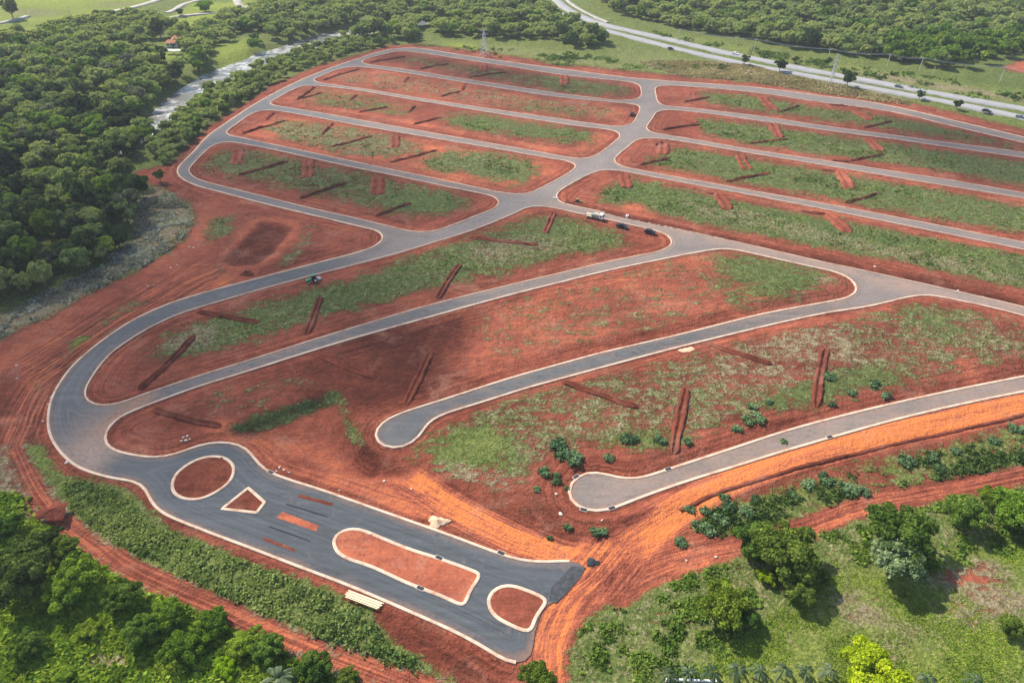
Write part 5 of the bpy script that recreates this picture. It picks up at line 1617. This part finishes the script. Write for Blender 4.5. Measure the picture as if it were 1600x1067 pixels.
def tractor(px, py, rz, col, label, loader=False, name="tractor", s=1.0):
    x, y = at(px, py, 1.0)
    t = tag(empty(name, (x, y, float(hz(x, y))), rz, s), label, "tractor" if not loader else "digger")
    m = MB(); m.prism([(.2, .75), (2.1, .75), (2.15, 1.25), (1.9, 1.42), (.2, 1.5)], -.42, .42); m.build("hood", col, t, .05)
    m = MB(); m.box((-.5, 0, .85), (1.5, .9, .35)); m.build("chassis", M["rubber"], t, .03)
    m = MB(); m.box((-.45, 0, 1.75), (1.0, 1.12, 1.3)); cb = m.build("cab", M["glass"], t, .03)
    for xx in (.1, -1.0):
        for yy in (-.6, .6):
            m = MB(); m.tube((xx, yy, 1.0), (xx, yy, 2.45), .05, .05, 6); m.build("pillar", M["rubber"], cb)
    m = MB(); m.box((-.45, 0, 2.52), (1.5, 1.5, .16), .9); m.build("roof", col, cb, .04)
    for yy in (-.85, .85):
        m = MB(); m.tube((0, -.22, 0), (0, .22, 0), .82, .82, 20); w_ = m.build("rear_wheel", M["rubber"], t, .04); w_.location = (-.7, yy, .82)
        m = MB(); m.tube((0, -.23, 0), (0, .23, 0), .42, .42, 14); m.build("rim", M["lamp"], w_)
        m = MB(); m.tube((0, -.15, 0), (0, .15, 0), .5, .5, 18); w_ = m.build("front_wheel", M["rubber"], t, .03); w_.location = (1.6, yy * .8, .5)
        m = MB(); m.tube((0, -.16, 0), (0, .16, 0), .26, .26, 14); m.build("rim", M["lamp"], w_)
    if loader:
        m = MB()
        for yy in (-.55, .55): m.tube((.6, yy, 1.4), (2.7, yy, .6), .09, .07, 6)
        m.build("loader_arm", col, t)
        m = MB(); m.prism([(2.6, .15), (3.3, .1), (3.35, .2), (2.85, .8), (2.65, .8)], -1.0, 1.0); m.build("bucket", col, t)
        m = MB(); m.tube((-1.3, 0, 1.1), (-2.2, 0, 2.6), .14, .12, 8); m.tube((-2.2, 0, 2.6), (-3.2, 0, 1.1), .12, .09, 8); m.build("boom", col, t)
    else:
        m = MB(); m.box((-2.3, 0, .55), (1.4, 1.9, .5), .9); m.build("implement", M["grey"], t, .04)
        m = MB(); m.tube((.9, .3, 1.4), (.9, .3, 2.3), .05, .05, 8); m.build("exhaust", M["rubber"], t)
    return t


tractor(488, 437, heading((430, 455), (540, 420)) + math.pi, M["green"], "green tractor with a cab roof beside the lower kerb of the avenue", name="tractor")
tractor(904, 314, RD + .4, M["yellow"], "dusty backhoe digger at the corner of the green field by the trench", True, "backhoe_digger", .8)
# pale van-sized water tank and small crates by the kerb
x, y = at(980, 338, .5)
o = tag(empty("water_drum", (x, y, 0), RD), "small pale drum on the kerb opposite the black pickup", "drum")
m = MB(); m.tube((0, 0, 0), (0, 0, 1.0), .55, .55, 16); m.build("barrel", M["white"], o, .04)
m = MB(); m.tube((0, 0, 1.0), (0, 0, 1.1), .2, .2, 10); m.build("lid", M["grey"], o)
x, y = at(868, 309, .5)
o = tag(empty("cement_bag_stack", (x, y, .1), RD), "small stack of grey cement bags on the kerb corner by the digger", "bag stack")
for i in range(6):
    m = MB(); m.box((0, 0, 0), (.8, .5, .2), .88); b = m.build("cement_bag", M["concrete"], o, .08); b.location = ((i % 3 - 1) * .82, (i // 3) * .3, .12 + .22 * (i // 3))

# ------------------------------------------------------------------ power line, pylons, posts
def pole(px, py, h, label, name="power_pole"):
    x, y = at(px, py, 0); z = float(hz(x, y))
    o = tag(empty(name, (x, y, z)), label, "power pole", "poles of the power line along the highway")
    m = MB(); m.tube((0, 0, -.5), (0, 0, h), .26, .18, 8); m.build("mast", M["concrete"], o)
    m = MB(); m.box((0, 0, h - .5), (.16, 2.6, .18)); ca = m.build("crossarm", M["concrete"], o)
    for yy in (-1.1, 0, 1.1):
        m = MB(); m.tube((0, yy, h - .4), (0, yy, h - .05), .07, .05, 6); m.build("insulator", M["steel"], ca)
    ang = .35
    o.rotation_euler = (0, 0, math.pi / 2 - .4)
    return Vector((x, y, z + h - .05))


tops = [pole(p[0], p[1], p[2], l) for p, l in [
    ((1060, 66, 8.5), "slim pole at the left end of the power line along the highway"),
    ((1178, 81, 8), "slim pole on the verge left of the slim dark tree pair"),
    ((1292, 98, 8), "slim pole close behind the leaning lattice pylon"),
    ((1385, 106, 8), "pale pole in front of the bright green treetops"),
    ((1435.5, 112.5, 8), "pale leaning pole right of the bright green treetops"),
    ((1561, 130, 9), "pale pole on the grassy mound near the right edge"),
    ((1690, 152, 9), "last pole of the line beyond the right edge")]]
m = MB()
for a, b in zip(tops[:-1], tops[1:]):
    d = (b - a); q = Vector((-d.y, d.x, 0)).normalized()
    for off in (-1.1, 0, 1.1):
        n = 8; prev = None
        for i in range(n + 1):
            t = i / n
            p = a.lerp(b, t) + q * off - Vector((0, 0, 4 * 1.2 * t * (1 - t)))
            if prev is not None: m.tube(prev, p, .05, .05, 4)
            prev = p
o = m.build("power_cable", M["steel"])
tag(o, "thin power cables sagging between the poles along the highway", "power cable")
for (px, py, h, l) in [(1457, 117, 4.5, "short pale post beside the leaning pole under the forest edge"), (112, 29, 9, "lone thin pole standing in the top left pasture"), (184, 70, 9, "thin pole in the small meadow left of the farmhouse"), (884, 45, 9, "white lamp post at the forest edge beside the highway")]:
    x, y = at(px, py); z = float(hz(x, y))
    o = tag(empty("post", (x, y, z)), l, "post")
    m = MB(); m.tube((0, 0, -.4), (0, 0, h), .22, .15, 8); m.build("mast", M["concrete"], o)
    m = MB(); m.tube((0, 0, h - .15), (1.2, 0, h + .1), .08, .06, 6); m.build("bracket", M["steel"], o)


def pylon(px, py, h, base, label):
    x, y = at(px, py); z = float(hz(x, y))
    o = tag(empty("lattice_pylon", (x, y, z), .5), label, "pylon")
    m = MB(); n = 7
    def corner(t, i):
        w = base * (1 - t) ** 1.15 * .5 + .22
        return Vector(((-1 if i in (0, 3) else 1) * w, (-1 if i < 2 else 1) * w, h * t))
    for j in range(n):
        t0, t1 = j / n, (j + 1) / n
        for i in range(4):
            k = (i + 1) % 4
            m.tube(corner(t0, i), corner(t1, i), .09, .09, 4)
            m.tube(corner(t0, i), corner(t1, k), .06, .06, 4)
            m.tube(corner(t0, k), corner(t1, i), .06, .06, 4)
            m.tube(corner(t1, i), corner(t1, k), .06, .06, 4)
    m.build("lattice_mast", M["steel"], o)
    for f, L in ((.78, 3.2), (.92, 2.4)):
        m = MB()
        for s in (-1, 1):
            m.tube((0, 0, h * f + .5), (s * L, 0, h * f + .1), .09, .05, 4); m.tube((0, 0, h * f - .3), (s * L, 0, h * f + .1), .07, .05, 4)
            m.tube((s * L, 0, h * f + .1), (s * L, 0, h * f - .8), .07, .07, 5)
        m.build("crossarm", M["steel"], o)


pylon(757, 88, 17, 4.2, "tall grey lattice pylon on the meadow behind the top street")
pylon(1297, 132, 16.5, 1.6, "slender pale lattice pylon on the bank between the top street and the highway")

# ------------------------------------------------------------------ farmhouse by the river
M["tile"] = mat_plain("orange_roof_tiles", (.50, .20, .09), .85, .25, 4)
M["plaster"] = mat_plain("white_plaster", (.72, .69, .64), .9, .1, 2)
def house(px, py, L, Wd, h, rz, roofm, label, name="farmhouse"):
    x, y = at(px, py, h); z = float(hz(x, y))
    o = tag(empty(name, (x, y, z), rz), label, "house")
    m = MB(); m.box((0, 0, h / 2 - .3), (L, Wd, h + .6)); wl = m.build("wall", M["plaster"], o)
    m = MB(); e = .5; rh = Wd * .32
    m.add([(-L/2-e, -Wd/2-e, h-.05), (L/2+e, -Wd/2-e, h-.05), (L/2+e, Wd/2+e, h-.05), (-L/2-e, Wd/2+e, h-.05), (-L/2+Wd*.3, 0, h+rh), (L/2-Wd*.3, 0, h+rh)],
          [(0, 1, 5, 4), (1, 2, 5), (2, 3, 4, 5), (3, 0, 4), (3, 2, 1, 0)])
    rf = m.build("roof", roofm, o)
    m = MB(); m.box((L * .2, .3, h + rh + .1), (.6, .6, 1.0)); m.build("chimney", M["plaster"], rf)
    for i in (-1, 0, 1):
        m = MB(); m.box((i * L * .3, -Wd / 2 - .02, 1.5), (1.2, .08, 1.1)); m.build("window", M["glass"], o)
    m = MB(); m.box((L * .15, -Wd / 2 - .02, 1.05), (.95, .09, 2.1)); m.build("door", M["bark"], o)


house(284, 60, 13, 8, 3.2, .35, M["tile"], "farmhouse with an orange tiled roof among the trees left of the river")
house(268, 66, 7, 5, 2.8, .2, M["tile"], "small outbuilding with a weathered tiled roof beside the farmhouse", "outbuilding")
for px, py, l in ((264, 79, "white open-sided pavilion on the lawn, left one of two"), (276, 79.5, "white open-sided pavilion on the lawn, right one of two")):
    x, y = at(px, py, 2.5); z = float(hz(x, y))
    o = tag(empty("pavilion", (x, y, z), .3), l, "pavilion", "white pavilions below the farmhouse")
    m = MB(); m.add([(-2.4, -2, 2.4), (2.4, -2, 2.4), (2.4, 2, 2.4), (-2.4, 2, 2.4), (0, 0, 3.3)], [(0, 1, 4), (1, 2, 4), (2, 3, 4), (3, 0, 4), (3, 2, 1, 0)])
    m.build("canopy", M["plaster"], o)
    for sx in (-2.2, 2.2):
        for sy in (-1.8, 1.8):
            m = MB(); m.tube((sx, sy, -.3), (sx, sy, 2.42), .07, .07, 6); m.build("leg", M["steel"], o)
# low white wall at the bottom of the lawn
a, b = at(1040, 1064), at(1118, 1067)
m = MB(); L_ = math.hypot(b[0] - a[0], b[1] - a[1]); m.box((0, 0, .35), (L_, .22, .9)); m.box((0, 0, .83), (L_ + .1, .32, .07))
o = m.build("garden_wall", M["plaster"]); o.location = ((a[0] + b[0]) / 2, (a[1] + b[1]) / 2, float(hz((a[0] + b[0]) / 2, (a[1] + b[1]) / 2)))
o.rotation_euler = (0, 0, math.atan2(b[1] - a[1], b[0] - a[0]))
tag(o, "low white garden wall below the leftmost palms", "wall")

# ------------------------------------------------------------------ clouds above the frame that shade parts of the site
def mat_cloud():
    t = NT("thin_cloud")
    tr = t.n("ShaderNodeBsdfTransparent"); d = t.n("ShaderNodeBsdfTranslucent"); d.inputs[0].default_value = (.9, .9, .92, 1)
    m = t.n("ShaderNodeMixShader"); m.inputs[0].default_value = .043
    t.l(tr.outputs[0], m.inputs[1]); t.l(d.outputs[0], m.inputs[2]); t.l(m.outputs[0], t.out.inputs[0])
    return t.mat


M["cloud"] = mat_cloud()
def cloud(poly, alt, r, seed, n=90):
    import bmesh
    rg = np.random.default_rng(seed)
    p = W(poly)
    mn, mx = p.min(0), p.max(0)
    bm = bmesh.new(); bmesh.ops.create_icosphere(bm, subdivisions=2, radius=1)
    sv0 = np.array([v.co[:] for v in bm.verts]); sf = np.array([[v.index for v in f.verts] for f in bm.faces]); bm.free()
    V, F, c = [], [], 0
    off = np.array(SUN_DIR) * (alt / SUN_DIR.z)
    while c < n:
        x, y = mn + (mx - mn) * rg.random(2)
        if not pip(np.array([x]), np.array([y]), p)[0]: continue
        rr = r * (.5 + 1.0 * rg.random())
        q = sv0 * np.array([rr, rr * (.7 + .5 * rg.random()), rr * .35]) * (1 + .12 * rg.normal(size=(len(sv0), 1)))
        V.append(q + off + np.array([x, y, rg.normal() * 20])); F.append(sf + c * len(sv0)); c += 1
    me = mesh_np("cloud", np.concatenate(V), np.concatenate(F), M["cloud"], True)
    return tag(link("cloud", me), kind="structure")


cloud([(-150,330),(120,300),(290,235),(420,222),(560,262),(700,290),(760,320),(720,352),(600,395),(620,430),(690,470),(700,520),(680,600),(590,660),(420,640),(300,690),(180,690),(60,690),(-150,740)], 1100, 22, 1, 230)
cloud([(-200,90),(60,80),(200,110),(320,110),(280,160),(210,210),(160,300),(-200,330)], 1100, 30, 2, 30)
cloud([(560,92),(640,84),(800,108),(990,140),(985,156),(880,152),(740,134),(600,112)], 1100, 18, 3, 45)
cloud([(1370,178),(1480,190),(1640,222),(1760,262),(1760,300),(1600,296),(1440,262),(1380,232)], 1100, 22, 4, 45)

# ------------------------------------------------------------------ air
HAZE = 0.00012
if HAZE:
    m = MB(); m.box((0, 300, 55), (5200, 4200, 150))
    hz_o = m.build("haze", [])
    hm = bpy.data.materials.new("haze_air"); hm.use_nodes = True
    nt = hm.node_tree; nt.nodes.clear()
    ou = nt.nodes.new("ShaderNodeOutputMaterial"); pv = nt.nodes.new("ShaderNodeVolumePrincipled")
    pv.inputs["Color"].default_value = (.86, .90, 1.0, 1); pv.inputs["Density"].default_value = HAZE; pv.inputs["Anisotropy"].default_value = .2
    nt.links.new(pv.outputs[0], ou.inputs["Volume"])
    hz_o.data.materials.append(hm)
    tag(hz_o, "thin pale haze over the whole valley", "haze", kind="stuff")
